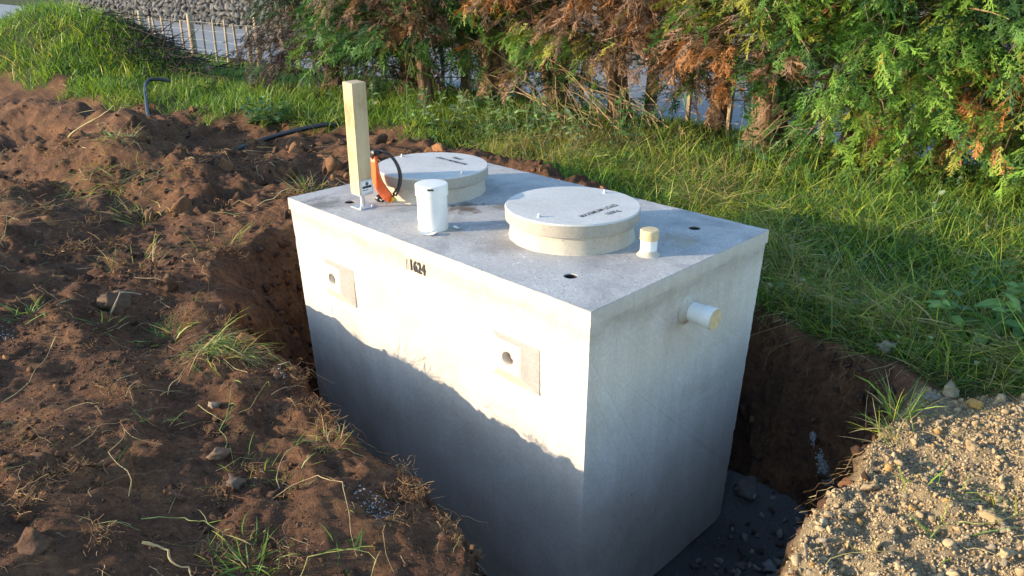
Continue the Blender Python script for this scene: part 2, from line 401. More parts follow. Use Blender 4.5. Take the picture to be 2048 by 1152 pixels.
def height(x, y, fine=True):
    x = np.asarray(x, float); y = np.asarray(y, float)
    soil, turf, grav = masks(x, y)
    g = -0.62 - 0.30 * smooth((-x - 5) / 14) - 0.34 * smooth((y - 6.0) / 2.4) - 0.22 * smooth((-x - 18) / 20) - 0.04 * smooth((y - 3.4) / 2.4) * smooth((-x - 8.5) / 4)
    g = g + 0.05 * fbm(x * 0.5, y * 0.5, 3, 11)
    # right bank falls a little below the left one, gravel heap rises towards the camera side
    g = g - 0.05 * gauss(x, y, 0.2, 2.1, 0.7, 0.5)
    g = g + 0.20 * smooth((x - 0.9) / 1.1) * smooth((2.2 - y) / 1.0)
    # turf stands above the stripped soil at the far left
    g = g + smooth(poly_sd(x, y, SOIL_POLY) / 0.45 + 0.4) * (0.15 + 0.10 * fbm(x * 1.1, y * 1.1, 2, 13)) * smooth((-x - 4.2) / 2.2) * smooth((4.6 - y) / 1.4)
    # spoil heaps, hollows and the service trench
    g = g + soil * (0.46 * gauss(x, y, -9.6, 0.75, 1.5, 0.38, 0.16) + 0.40 * gauss(x, y, -6.9, 0.15, 1.9, 0.30, 0.2) + 0.22 * gauss(x, y, -8.0, 1.0, 0.5, 0.3) + 0.16 * gauss(x, y, -5.3, -0.9, 0.6, 0.25) - 0.34 * gauss(x, y, -8.5, 0.1, 0.8, 0.42) - 0.30 * gauss(x, y, -7.6, 1.9, 1.6, 0.42, 0.35)
        + 0.22 * gauss(x, y, -4.6, 2.5, 1.1, 0.45, 0.2) + 0.14 * gauss(x, y, -2.6, 2.85, 1.2, 0.3) + 0.14 * gauss(x, y, -3.6, 0.95, 0.5, 0.7, 0.5) + 0.10 * gauss(x, y, -1.1, -2.0, 0.8, 0.5) + 0.07 * gauss(x, y, -3.2, -1.2, 0.9, 0.25, 0.3)
        + 0.06 * gauss(x, y, -0.3, -0.98, 0.25, 0.16) - 0.10 * gauss(x, y, -2.55, -0.95, 0.25, 0.16) - 0.05 * gauss(x, y, -0.5, -1.55, 0.3, 0.2))
    # grassed-over mound at the far left
    g = g + 1.30 * gauss(x, y, -16.0, 2.7, 1.9, 1.0, 0.25) + 0.20 * gauss(x, y, -13.6, 3.2, 0.9, 0.45, 0.4)
    if fine:
        far = np.clip(1.2 - (-x - 6) / 12, 0.3, 1.0) * (1 + 0.25 * smooth((-x - 3) / 2) * soil)
        rough = smooth(0.5 + 1.3 * fbm(x * 0.9, y * 1.3, 3, 23))
        b = 0.05 * fbm(x * 1.6, y * 1.9, 4, 21) + soil * (0.045 + 0.03 * smooth((-x - 1.0) / 2.5)) * fbm(x * 2.8, y * 3.4, 2, 25) + soil * 0.05 * np.clip(fbm(x * 5.5, y * 6.5, 3, 27) - 0.12, 0, 1) * smooth((x + 4) / 1) + turf * smooth((x + 7) / 2) * (0.08 * np.clip(fbm(x * 2.4, y * 2.4, 3, 26) + 0.15, 0, 1) * 1.5 - 0.02) + 0.085 * rough * np.clip(fbm(x * 4.2, y * 5.0, 4, 31, 0.55), -0.15, 1)
        b = b + 0.042 * rough * fbm(x * 10, y * 12, 4, 41, 0.6) + 0.010 * fbm(x * 18, y * 26, 3, 43, 0.6)
        b = b + (0.005 + 0.008 * rough) * fbm(x * 42, y * 42, 2, 61, 0.6)
        g = g + far * b * (soil * 1.0 + turf * 0.75 + grav * 0.9)
    sd = poly_sd(x, y, RIM) + 0.05 * fbm(x * 3.2, y * 3.2, 3, 71) + 0.028 * fbm(x * 12, y * 12, 2, 72)
    w = 0.17 + 0.75 * smooth((-x - 2.2) / 0.5) * smooth((0.9 - y) / 0.6) + 0.10 * smooth((x - 0.3) / 0.5) + 0.10 * smooth((y - 1.4) / 0.3)
    w = w * (1 + 0.4 * fbm(x * 2.2, y * 2.2, 2, 73))
    t = np.clip(-sd / w, 0, 1); s = t * t * (2.2 - 1.2 * t)
    pit = -1.97 + 0.05 * fbm(x * 4, y * 4, 3, 74)
    z = g * (1 - s) + pit * s
    z = np.where(t > 0, z + 0.05 * np.sin(np.pi * t) * fbm(x * 9 + z * 5, y * 9 - z * 4, 3, 75), z)
    # road bed beyond the fence
    rb = smooth((y - 7.6) / 0.8)
    return z * (1 - rb) + (-1.12 - 0.12 * smooth((-x - 10) / 20)) * rb

def gz(x, y): return float(height(np.array([x]), np.array([y]))[0])

def spaced(parts):
    out = [parts[0][0]]
    for a, b, d0, d1 in parts:
        p = a
        while p < b - 1e-6:
            f = (p - a) / (b - a); p += d0 + (d1 - d0) * f; out.append(min(p, b))
    return np.unique(np.round(out, 5))
xs = spaced([(-220, -24, 30, 1.0), (-24, -9, 0.6, 0.06), (-9, -4, 0.05, 0.02), (-4, 2.2, 0.0175, 0.0175), (2.2, 6, 0.03, 0.4), (6, 150, 1, 30)])
ys = spaced([(-150, -6, 30, 1.0), (-6, -2.4, 0.5, 0.03), (-2.4, 2.0, 0.0175, 0.0175), (2.0, 4.2, 0.02, 0.04), (4.2, 8.6, 0.06, 0.3), (8.6, 16, 0.4, 0.8), (16, 260, 1, 40)])
X, Y = np.meshgrid(xs, ys); Z = height(X.ravel(), Y.ravel()).reshape(X.shape)
sm, tm, gm = masks(X.ravel(), Y.ravel())
gx = np.gradient(Z, axis=1) / (np.gradient(X, axis=1) + 1e-9); gy = np.gradient(Z, axis=0) / (np.gradient(Y, axis=0) + 1e-9)
steep = np.clip((np.hypot(gx, gy) - 0.8) / 2, 0, 1) * ((X > -4) & (X < 1.6) & (Y < 2.2) & (Y > -1.6))
disp = 0.035 * vnoise(X * 14, Y * 14, Z * 14, 81) + 0.02 * vnoise(X * 34, Y * 34, Z * 34, 82)
gn = np.hypot(gx, gy) + 1e-6
XX = X - steep * disp * gx / gn; YY = Y - steep * disp * gy / gn
V = np.stack([XX, YY, Z], -1).reshape(-1, 3)
ny, nx = X.shape; ii = np.arange(ny * nx).reshape(ny, nx)
F = np.stack([ii[:-1, :-1], ii[:-1, 1:], ii[1:, 1:], ii[1:, :-1]], -1).reshape(-1, 4)
# walls of the pit are bare earth whatever grows on top
st = steep.ravel(); inpit = (poly_sd(V[:, 0], V[:, 1], RIM) < -0.02)
slope_all = np.hypot(gx, gy).ravel(); tm = tm * (1 - smooth((slope_all - 0.7) / 0.6) * (V[:, 1] < 4.2) * (V[:, 0] > -12.5))
tm = np.where(inpit, 0, tm); gm = np.where(inpit, gm * np.clip((Z.ravel() + 1.0) / 0.3, 0, 1), gm); sm = 1 - tm - gm
ground = link('ground', tri_mesh('ground', V, F, np.stack([sm, tm, gm], 1), True), M['ground'])
tag(ground, 'stripped brown earth, turf and gravel round the open pit', 'ground', kind='structure')

V_GROUND = V.copy()
# dark bedding metal on the pit floor
bx, by = np.meshgrid(np.linspace(-0.4, 1.1, 60), np.linspace(-1.0, 1.62, 100))
bz = -1.905 + 0.030 * fbm(bx * 5, by * 5, 5, 91, 0.6) + 0.30 * smooth((bx - 0.42 + 0.12 * fbm(bx * 3, by * 3, 2, 92)) / 0.5) + 0.25 * smooth((by - 1.32) / 0.35)
bi = np.arange(bx.size).reshape(bx.shape)
bed = link('bedding_layer', tri_mesh('bedding_layer', np.stack([bx, by, bz], -1).reshape(-1, 3), np.stack([bi[:-1, :-1], bi[:-1, 1:], bi[1:, 1:], bi[1:, :-1]], -1).reshape(-1, 4), smooth=True), M['bed'])
tag(bed, 'dark grey bedding metal on the floor of the pit beside the tank', 'bedding', kind='structure')

# road beyond the fence
rx = np.linspace(-120, 60, 90); ry = np.linspace(8.5, 14.75, 8); RX, RY = np.meshgrid(rx, ry)
RZ = height(RX.ravel(), np.full(RX.size, 9.5), False).reshape(RX.shape) + 0.03 + 0.02 * np.cos((RY - 11) * 0.5)
ri = np.arange(RX.size).reshape(RX.shape)
road = link('road', tri_mesh('road', np.stack([RX, RY, RZ], -1).reshape(-1, 3), np.stack([ri[:-1, :-1], ri[:-1, 1:], ri[1:, 1:], ri[1:, :-1]], -1).reshape(-1, 4), smooth=True), M['road'])
tag(road, 'grey sealed lane running behind the fence', 'road', kind='structure')

# ------------------------------------------------------------------ the concrete tank
L, W, TH = 2.4, 1.469, 1.89
tank = tag(empty('concrete_tank', (-L / 2, W / 2, -TH)), 'large pale rectangular precast concrete tank standing in the pit', 'tank')
OFF = Vector((L / 2, -W / 2, TH))
def tpart(name, me, mat, parent=None, loc=(0, 0, 0)):
    o = link(name, me, mat, parent or tank)
    o.location = Vector(loc) + OFF if parent is None else Vector(loc)
    return o
def cyl_me(r, z0, z1, n=40): return lathe('c', [(r, z0), (r, z1)], n)
def chipped(bm, amp):
    """break long straight arrises into short irregular lengths"""
    bmesh.ops.subdivide_edges(bm, edges=[e for e in bm.edges if e.calc_length() > 0.5], cuts=110)
    c = Vector((-L / 2, W / 2, 0))
    for v in bm.verts:
        p_ = v.co; n_ = float(vnoise(p_.x * 21 + p_.z * 3, p_.y * 21, p_.z * 23, 501)); n2 = float(vnoise(p_.x * 60, p_.y * 60, p_.z * 60 + 3, 502))
        k = amp * (0.25 + 0.35 * n2 + 1.2 * max(0.0, n_ - 0.35)); d = Vector((c.x - p_.x, c.y - p_.y, 0)); 
        v.co.x += math.copysign(k, d.x) if abs(d.x) > L * 0.45 else 0; v.co.y += math.copysign(k, d.y) if abs(d.y) > W * 0.45 else 0
        if p_.z > -0.01: v.co.z -= abs(k) * 0.3
    return bm
def moved(me, loc, rot=None):
    if rot: me.transform(Matrix.Rotation(rot[0], 4, rot[1]))
    me.transform(Matrix.Translation(loc)); return me
# walls: slightly drafted
bm = bmesh.new(); i0 = 0.006; tx, ty = 0.052, 0.046
vs = [bm.verts.new(c) for c in ((-L + tx, ty, -TH), (-tx, ty, -TH), (-tx, W - ty, -TH), (-L + tx, W - ty, -TH), (-L + i0, i0, -0.072), (-i0, i0, -0.072), (-i0, W - i0, -0.072), (-L + i0, W - i0, -0.072))]
for f in ((3, 2, 1, 0), (4, 5, 6, 7), (0, 1, 5, 4), (1, 2, 6, 5), (2, 3, 7, 6), (3, 0, 4, 7)): bm.faces.new([vs[i] for i in f])
chipped(bm, 0.005)
tpart('wall', bm_mesh('wall', bm), M['wallc'])
# roof slab with its edge band on the wall side, three lifting holes
slab = bm_mesh('roof_slab', box_bm(-L, 0, 0, W, -0.0715, -0.004))
bandcut = tpart('edge_band', slab, M['wallc'])
top = bm_mesh('roof', chipped(box_bm(-L + 0.0005, -0.0005, 0.0005, W - 0.0005, -0.06, 0), 0.0045))
HOLES = ((-0.318, 0.238), (-0.299, 1.22), (-2.042, 0.211))
top = cut(top, [moved(cyl_me(0.032, -0.05, 0.02), (hx, hy, 0)) for hx, hy in HOLES])
tpart('roof', top, M['roofc'])
bandcut.data = cut(bandcut.data, [moved(cyl_me(0.032, -0.055, 0.02), (hx, hy, 0)) for hx, hy in HOLES]); 
if not bandcut.data.materials: bandcut.data.materials.append(M['wallc'])
for hx, hy in HOLES:
    tpart('lifting_socket', lathe('lifting_socket', [(0.031, -0.047), (0.031, -0.006), (0.027, -0.006), (0.024, -0.043), (0.001, -0.043)], 32), M['black'], None, (hx, hy, 0))  # black lining puts the shade inside the hole into its colour
# cast-on keying blocks with a recessed plug
def boss(cx, cz):
    bm = bmesh.new(); y0 = 0.03; yf = -0.036
    o = [(-0.153, -0.118), (0.153, -0.118), (0.153, 0.118), (-0.153, 0.118)]; n = [(-0.074, -0.038), (0.076, -0.038), (0.076, 0.1165), (-0.074, 0.1165)]
    A = [bm.verts.new((cx + a, y0, cz + b)) for a, b in o]; A1 = [bm.verts.new((cx + a, 0.012, cz + b)) for a, b in o]; B = [bm.verts.new((cx + a, yf, cz + b)) for a, b in n]
    for i in range(4):
        j = (i + 1) % 4; bm.faces.new((A[i], A[j], A1[j], A1[i])); bm.faces.new((A1[i], A1[j], B[j], B[i]))
    bm.faces.new(B); bm.faces.new(list(reversed(A)))
    bmesh.ops.recalc_face_normals(bm, faces=list(bm.faces))
    bmesh.ops.bevel(bm, geom=[e for e in bm.edges if all(v.co.y < 0 for v in e.verts)], offset=0.004, segments=1, affect='EDGES')
    me = bm_mesh('keying_block', bm)
    hx, hz = cx - 0.004, cz + 0.032
    c = moved(cyl_me(0.037, -0.066, 0.08, 32), (hx, -0.036, hz), (math.pi / 2, 'X'))
    me = cut(me, [c])
    b = tpart('keying_block', me, M['wallc'])
    p = lathe('recess_pin', [(0.036, -0.004), (0.034, 0.0), (0.013, 0.001), (0.0125, 0.034), (0.001, 0.035)], 32)
    moved(p, (0, 0, 0), (math.pi / 2, 'X'))
    tpart('recess_pin', p, M['pvc'], b, (hx, 0.032, hz))
    return b
boss(-0.447, -0.402); boss(-1.915, -0.425)
# collars under the lids
for cx, cy in ((-0.703, 0.688), (-1.891, 0.728)):
    me = lathe('access_collar', [(0.334, -0.01), (0.328, 0.004), (0.324, 0.03), (0.322, 0.088)], 96)
    for v in me.vertices:
        a = math.atan2(v.co.y, v.co.x); k = 1 + 0.004 * math.sin(a * 7 + cx * 9) + 0.003 * math.sin(a * 17)
        v.co.x *= k; v.co.y *= k
    tpart('access_collar', me, M['collar'], None, (cx, cy, 0))
# riser pipes
def pipe(loc, r, h, cap0, cap_r, mat_cap, rot=None, fillet=True, top_in=0.004):
    me = lathe('pipe', [(r, -0.02), (r, h - 0.01)], 48); capm = lathe('pipe_cap', [(r + 0.0005, cap0), (cap_r, cap0 + 0.001), (cap_r, h - 0.004), (cap_r - 0.004, h), (cap_r - 0.012, h + 0.0006)], 48)
    fil = lathe('mortar_fillet', [(r * 1.5, -0.004), (r * 1.25, 0.005), (r * 1.06, 0.014), (r + 0.0004, 0.026)], 40, True, False)
    for m_ in (me, capm, fil):
        if rot: m_.transform(Matrix.Rotation(rot, 4, 'Y'))
    p = tpart('pipe', me, M['pvc'], None, loc); tpart('pipe_cap', capm, mat_cap, p)
    if fillet: tpart('mortar_fillet', fil, M['collar'], p)
    return p
pipe((-1.30, 0.245, 0), 0.080, 0.247, 0.187, 0.0865, M['pvc'], fillet=False, top_in=0.002)
pr = bm_mesh('print', box_bm(-0.016, 0.016, -0.0006, 0.0006, -0.005, 0.005)); pro = tpart('print', pr, M['ink']); pro.location = Vector((-1.30 + 0.0865 * math.cos(-0.75), 0.245 + 0.0865 * math.sin(-0.75), 0.232)) + OFF; pro.rotation_euler = (0, 0, -0.75 + math.pi / 2)
pipe((-0.235, 0.715, 0), 0.041, 0.128, 0.078, 0.0455, M['pvc_yellow'])
ep = pipe((-0.006, 0.745, -0.235), 0.049, 0.150, 0.094, 0.054, M['pvc'], rot=math.pi / 2)
face = lathe('cap_face', [(0.0525, 0), (0.0525, 0.002), (0.001, 0.0025)], 40); face.transform(Matrix.Rotation(math.pi / 2, 4, 'Y'))
tpart('cap_face', face, M['pvc_yellow'], ep, (0.1495, 0, 0))

def text_mesh(s, size, xscale=1.0, bold=0.0):
    cu = bpy.data.curves.new('t', 'FONT'); cu.body = s; cu.size = size; cu.align_x = 'CENTER'; cu.align_y = 'CENTER'; cu.offset = bold; cu.extrude = 0.0006
    cu.resolution_u = 4; cu.space_character = 1.08
    o = bpy.data.objects.new('t', cu); COL.objects.link(o); dg = bpy.context.evaluated_depsgraph_get()
    me = bpy.data.meshes.new_from_object(o.evaluated_get(dg)); bpy.data.objects.remove(o); me.transform(Matrix.Diagonal((xscale, 1, 1, 1)))
    me.materials.clear(); return me
num = text_mesh('1624', 0.083, 0.74, 0.0022); num.transform(Matrix.Rotation(math.pi / 2, 4, 'X'))
no = tpart('stencilled_number', num, M['stencil'], None, (-1.148, 0.0045, -0.122))
smear = bm_mesh('paint_smear', box_bm(-1.2335, -1.231, 0.002, 0.0042, -0.155, -0.093)); tpart('paint_smear', smear, M['stencil'])

# lids
def lid(loc, bolts, txt_c, txt_rot, label):
    t = tag(empty('manhole_lid', (loc[0], loc[1], 0.0885)), label, 'lid', 'round concrete lids on the tank')
    me = lathe('slab', [(0.338, 0.0), (0.347, 0.006), (0.349, 0.066), (0.344, 0.0735), (0.3, 0.0745)], 128)
    for v in me.vertices:
        a = math.atan2(v.co.y, v.co.x); k = 1 + 0.0022 * math.sin(a * 5 + loc[0] * 7) + 0.002 * math.sin(a * 23) * (0.5 + 0.5 * math.sin(a * 3))
        v.co.x *= k; v.co.y *= k
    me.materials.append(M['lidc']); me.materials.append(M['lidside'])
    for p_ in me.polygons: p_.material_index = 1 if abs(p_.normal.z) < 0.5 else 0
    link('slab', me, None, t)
    for bxy in bolts:
        b = link('bolt', lathe('bolt', [(0.013, 0.0), (0.013, 0.003), (0.008, 0.0032), (0.0085, 0.010), (0.005, 0.0105), (0.005, 0.016), (0.0045, 0.017)], 6), M['galv'], t)
        b.location = (bxy[0] - loc[0], bxy[1] - loc[1], 0.0735)
    for s, dx, size in (('MAXIMUM LOAD', 0.0, 0.044), ('150Kg', 0.068, 0.044)):
        m_ = text_mesh(s, size, 0.80, 0.0008); o = link('lettering', m_, M['lettering'], t); o.rotation_euler = (0, 0, txt_rot)
        dv = Vector((math.sin(txt_rot), -math.cos(txt_rot), 0)) * dx + Vector((math.cos(txt_rot), math.sin(txt_rot), 0)) * (0.02 if dx else 0)
        o.location = Vector((txt_c[0] - loc[0], txt_c[1] - loc[1], 0.0752)) + dv
    return t
lid((-0.703, 0.688), ((-0.674, 0.406), (-0.717, 0.966)), (-0.53, 0.69), math.pi / 2, 'round concrete lid nearest the small yellow-capped pipe')
lid((-1.891, 0.728), ((-2.20, 0.731), (-1.582, 0.704)), (-1.877, 0.876), math.pi, 'round concrete lid beside the timber post and cable')

# ------------------------------------------------------------------ timber post on a steel foot
P0 = Vector((-1.90, 0.207, 0.0)); post = tag(empty('timber_post', P0), 'short square timber post on a steel foot at the tank corner', 'post')
bm = box_bm(-0.046, 0.046, -0.046, 0.046, 0.0, 0.632, 0.004, 2); tm_ = bm_mesh('timber', bm)
tim = link('timber', tm_, M['timber'], post); tim.location = (0, 0, 0.088); tim.rotation_euler = (math.radians(1.2), math.radians(3.0), 0)
br = link('bracket', bm_mesh('bracket', box_bm(0.0465, 0.0505, -0.040, 0.044, -0.004, 0.088, 0.001)), M['galv'], post); br.location = tim.location; br.rotation_euler = tim.rotation_euler
st_ = link('sticker', bm_mesh('sticker', box_bm(0.0506, 0.0514, -0.032, 0.038, 0.012, 0.078)), M['sticker'], br)
link('print', bm_mesh('print', box_bm(0.0515, 0.0519, -0.028, 0.034, 0.038, 0.052)), M['ink'], st_)
link('print', bm_mesh('print', box_bm(0.0515, 0.0519, -0.028, 0.012, 0.026, 0.030)), M['ink'], st_)
link('print', lathe('print', [(0.011, 0), (0.011, 0.0004)], 20), M['lettering'], st_).matrix_local = Matrix.Translation((0.0515, 0.004, 0.064)) @ Matrix.Rotation(math.pi / 2, 4, 'Y')
link('stem', lathe('stem', [(0.0125, 0.004), (0.0125, 0.086)], 24), M['galv'], post)
link('seat_plate', bm_mesh('seat_plate', box_bm(-0.044, 0.048, -0.044, 0.044, 0.080, 0.086, 0.001)), M['galv'], post)
link('base_plate', bm_mesh('base_plate', box_bm(-0.052, 0.052, -0.052, 0.052, 0.0005, 0.0065, 0.001)), M['galv'], post)
for sx, sy in ((0.038, -0.038), (-0.038, 0.038), (0.038, 0.038)):
    b = link('bolt', lathe('bolt', [(0.009, 0.006), (0.009, 0.014), (0.005, 0.0145), (0.005, 0.026)], 6), M['galv'], post); b.location = (sx, sy, 0)

# orange plastic guard, cable and plug behind the post
def ribbon(path, widths, thick, axis=Vector((0, 1, 0))):
    """closed band of varying width swept along path, lying in the plane square to axis"""
    bm = bmesh.new(); rows = []
    for i, (p, w) in enumerate(zip(path, widths)):
        a = path[max(0, i - 1)]; b = path[min(len(path) - 1, i + 1)]; t = (Vector(b) - Vector(a)).normalized(); n = t.cross(axis).normalized()
        q = Vector(p); rows.append([bm.verts.new(q + n * (w * sx) + axis * (thick * sy)) for sx, sy in ((-0.5, -0.35), (-0.35, -0.5), (0.35, -0.5), (0.5, -0.35), (0.5, 0.35), (0.35, 0.5), (-0.35, 0.5), (-0.5, 0.35))])
    k = 8
    for a, b in zip(rows[:-1], rows[1:]):
        for i in range(k): bm.faces.new((a[i], a[(i + 1) % k], b[(i + 1) % k], b[i]))
    bm.faces.new(rows[0]); bm.faces.new(list(reversed(rows[-1])))
    bmesh.ops.recalc_face_normals(bm, faces=list(bm.faces)); return bm
og = tag(empty('orange_guard', (-1.858, 0.32, 0.0)), 'curved orange plastic guard leaning behind the timber post', 'guard')
pth = [(-0.07, 0, 0.285), (-0.068, 0, 0.24), (-0.062, 0, 0.19), (-0.048, 0, 0.145), (-0.022, 0, 0.108), (0.012, 0, 0.082), (0.045, 0, 0.065), (0.075, 0, 0.055)]
link('band', bm_mesh('band', ribbon([Vector(q) for q in pth], [0.075, 0.075, 0.077, 0.080, 0.082, 0.080, 0.072, 0.058], 0.022), True), M['orange'], og)
link('grip', bm_mesh('grip', ribbon([Vector((-0.07, 0, 0.276)), Vector((-0.05, 0, 0.300)), Vector((-0.01, 0, 0.306))], [0.05, 0.04, 0.02], 0.034), True), M['black'], og)
def catmull(P, n=10):
    P = [np.array(p, float) for p in P]; P = [2 * P[0] - P[1]] + P + [2 * P[-1] - P[-2]]; out = []
    for i in range(1, len(P) - 2):
        for t in np.linspace(0, 1, n, endpoint=False):
            a, b, c, d = P[i - 1:i + 3]; out.append(0.5 * ((2 * b) + (-a + c) * t + (2 * a - 5 * b + 4 * c - d) * t * t + (-a + 3 * b - 3 * c + d) * t ** 3))
    out.append(P[-2]); return np.array(out)
def tube_mesh(name, pts, r, sides=10, n=10, taper=None):
    C = catmull(pts, n); R = np.full(len(C), r) if taper is None else np.interp(np.linspace(0, 1, len(C)), np.linspace(0, 1, len(taper)), taper)
    V, F = tubes(C[None], R[None], sides)
    m_ = tri_mesh(name, V, F, smooth=True); return m_
cb = tag(empty('power_cable', (-1.86, 0.335, 0.0)), 'looped black power cable with plug and yellow tag behind the post', 'cable')
link('cord', tube_mesh('cord', [(-0.06, 0.005, 0.293), (0.0, 0.008, 0.312), (0.075, 0.012, 0.300), (0.13, 0.016, 0.255), (0.152, 0.018, 0.195), (0.135, 0.016, 0.125), (0.10, 0.012, 0.068)], 0.0062), M['black'], cb)
link('cord', tube_mesh('cord', [(-0.06, 0.012, 0.285), (0.0, 0.014, 0.304), (0.065, 0.016, 0.292), (0.115, 0.018, 0.250), (0.132, 0.020, 0.19), (0.112, 0.018, 0.12), (0.072, 0.012, 0.072)], 0.0062), M['black'], cb)
link('cord', tube_mesh('cord', [(0.088, 0.012, 0.07), (0.05, 0.004, 0.048), (0.01, 0.0, 0.028), (-0.02, -0.002, 0.024)], 0.0058), M['black'], cb)
plug = lathe('plug', [(0.005, -0.04), (0.010, -0.036), (0.011, -0.014), (0.021, -0.008), (0.022, 0.012), (0.018, 0.016)], 20); plug.transform(Matrix.Rotation(-math.pi / 2 + 0.25, 4, 'Y'))
po = link('plug', plug, M['black'], cb); po.location = (-0.055, 0.0, 0.0225)
for s in (-1, 1):
    pr = bm_mesh('prong', box_bm(-0.034, -0.014, s * 0.008 - 0.003, s * 0.008 + 0.003, 0.000, 0.0015)); link('prong', pr, M['galv'], po)
yt = bm_mesh('tag', box_bm(-0.028, 0.028, -0.012, 0.012, -0.018, 0.018, 0.006, 2)); yo = link('tag', yt, M['yellow'], cb); yo.location = (0.052, 0.0, 0.048); yo.rotation_euler = (0.2, 0.5, 0.5)

# paper slips, curled offcut
def slip(name, loc, sx, sy, rz, curl, mat, label, cat):
    k = 8; V = []; F = []
    for i in range(k + 1):
        u = i / k - 0.5
        for s in (-0.5, 0.5): V.append((u * sx, s * sy, 0.002 + curl * (u * u * 4) ** 1.2))
    V = np.array(V); V2 = V + np.array([0, 0, 0.0008]); n = len(V)
    for i in range(k): F += [(2 * i, 2 * i + 1, 2 * i + 3, 2 * i + 2), (n + 2 * i, n + 2 * i + 2, n + 2 * i + 3, n + 2 * i + 1)]
    o = link(name, tri_mesh(name, np.concatenate([V, V2]), np.array(F)), mat); o.location = loc; o.rotation_euler = (0, 0, rz)
    return tag(o, label, cat)
slip('paper_slip', (-1.905, 0.505, 0.001), 0.09, 0.05, 0.5, 0.016, M['paper'], 'cream paper slip curled up against the lid collar', 'paper')
slip('paper_slip', (-1.80, 0.455, 0.001), 0.075, 0.045, 0.9, 0.004, M['paper'], 'cream paper slip lying flat nearest the white pipe', 'paper')
slip('plastic_offcut', (-1.235, 0.158, 0.001), 0.085, 0.045, 0.55, 0.010, M['pvc'], 'curled white plastic offcut in front of the tall white pipe', 'offcut')
slip('plastic_offcut', (-1.20, 0.33, 0.001), 0.05, 0.025, 0.1, 0.006, M['pvc'], 'small curled shaving to the right of the tall white pipe', 'offcut')

# ------------------------------------------------------------------ fence along the lane
def H1(x, y): return height(np.asarray(x, float), np.asarray(y, float))
FX = np.arange(-31.0, 6.0, 0.62); FY = 6.35 + 0.02 * (-FX) + 0.05 * np.sin(FX)
FZ = H1(FX, FY)
fence = tag(empty('wire_fence', (-12, 6.6, gz(-12, 6.6))), 'post and batten wire fence beside the lane', 'fence')
fo = Vector(fence.location)
pm = lathe('post', [(0.075, -0.3), (0.07, 0.6), (0.068, 1.04), (0.055, 1.06)], 12); pm.materials.append(M['fencewood'])
bmh = bm_mesh('batten', box_bm(-0.022, 0.022, -0.02, 0.02, -0.08, 0.93, 0.002)); bmh.materials.append(M['fencewood'])
for i, (x, y, z) in enumerate(zip(FX, FY, FZ)):
    isp = i % 6 == 1
    o = link('post' if isp else 'batten', pm if isp else bmh, None, fence); o.location = Vector((x, y, z)) - fo
    o.rotation_euler = (random.uniform(-.05, .05), random.uniform(-.06, .06), random.uniform(-.4, .4)); o.scale = (1.15, 1.15, random.uniform(1.12, 1.24))
for hgt in (0.16, 0.38, 0.62, 0.86, 1.06):
    P = np.stack([FX, FY - 0.03, FZ + hgt + 0.012 * np.sin(FX * 5)], -1)
    V, F = tubes(P[None] - np.array(fo), np.full((1, len(FX)), 0.0026), 5)
    link('wire', tri_mesh('wire', V, F, smooth=True), M['wire'], fence)

# dark rail gate at the far left
gx0, gy0 = -24.0, 1.6
gate = tag(empty('rail_gate', (gx0, gy0, gz(gx0, gy0))), 'dark rail gate far off behind the grassy mound', 'gate')
for k in range(5):
    link('rail', bm_mesh('rail', box_bm(-1.6, 1.6, -0.025, 0.025, 0.35 + k * 0.32, 0.42 + k * 0.32, 0.005)), M['gate'], gate)
for xk in (-1.62, 0.0, 1.62): link('stile', bm_mesh('stile', box_bm(xk - 0.05, xk + 0.05, -0.026, 0.026, 0.1, 1.85, 0.005)), M['gate'], gate)
gate.rotation_euler = (0, 0, math.radians(65))

# ------------------------------------------------------------------ lumps: irregular stones and clods
def ico(sub):
    bm = bmesh.new(); bmesh.ops.create_icosphere(bm, subdivisions=sub, radius=1.0)
    V = np.array([v.co[:] for v in bm.verts]); F = np.array([[v.index for v in f.verts] for f in bm.faces]); bm.free(); return V, F
ICO1, ICO2, ICO3 = ico(1), ico(2), ico(3)
def lump_shape(base, seed, rough=0.35, flat=0.75, facet=True):
    V, F = base; r = np.random.default_rng(seed)
    n = vnoise(V[:, 0] * 1.3 + seed, V[:, 1] * 1.3, V[:, 2] * 1.3, seed) * rough + vnoise(V[:, 0] * 3.1, V[:, 1] * 3.1 + seed, V[:, 2] * 3.1, seed + 5) * rough * 0.5
    if len(V) > 100: n = n + vnoise(V[:, 0] * 8, V[:, 1] * 8 + seed, V[:, 2] * 8, seed + 9) * rough * 0.3
    W_ = V * (1 + n)[:, None]
    if facet:
        for k in range(5):
            d = r.normal(size=3); d /= np.linalg.norm(d); lim = r.uniform(0.55, 0.85); e = W_ @ d
            W_ = W_ - np.clip(e - lim, 0, None)[:, None] * d
    W_ = W_ * np.array([r.uniform(0.85, 1.25), r.uniform(0.75, 1.0), flat * r.uniform(0.8, 1.1)])
    return W_, F
def rot_z_tilt(n, r, tilt=0.6):
    a = r.uniform(0, 2 * math.pi, n); b = r.uniform(-tilt, tilt, n); c = r.uniform(-tilt, tilt, n)
    ca, sa, cb_, sb, cc, sc = np.cos(a), np.sin(a), np.cos(b), np.sin(b), np.cos(c), np.sin(c); z = np.zeros(n); o = np.ones(n)
    Rz = np.stack([ca, -sa, z, sa, ca, z, z, z, o], -1).reshape(n, 3, 3); Rx = np.stack([o, z, z, z, cb_, -sb, z, sb, cb_], -1).reshape(n, 3, 3); Ry = np.stack([cc, z, sc, z, o, z, -sc, z, cc], -1).reshape(n, 3, 3)
    return Rz @ Rx @ Ry
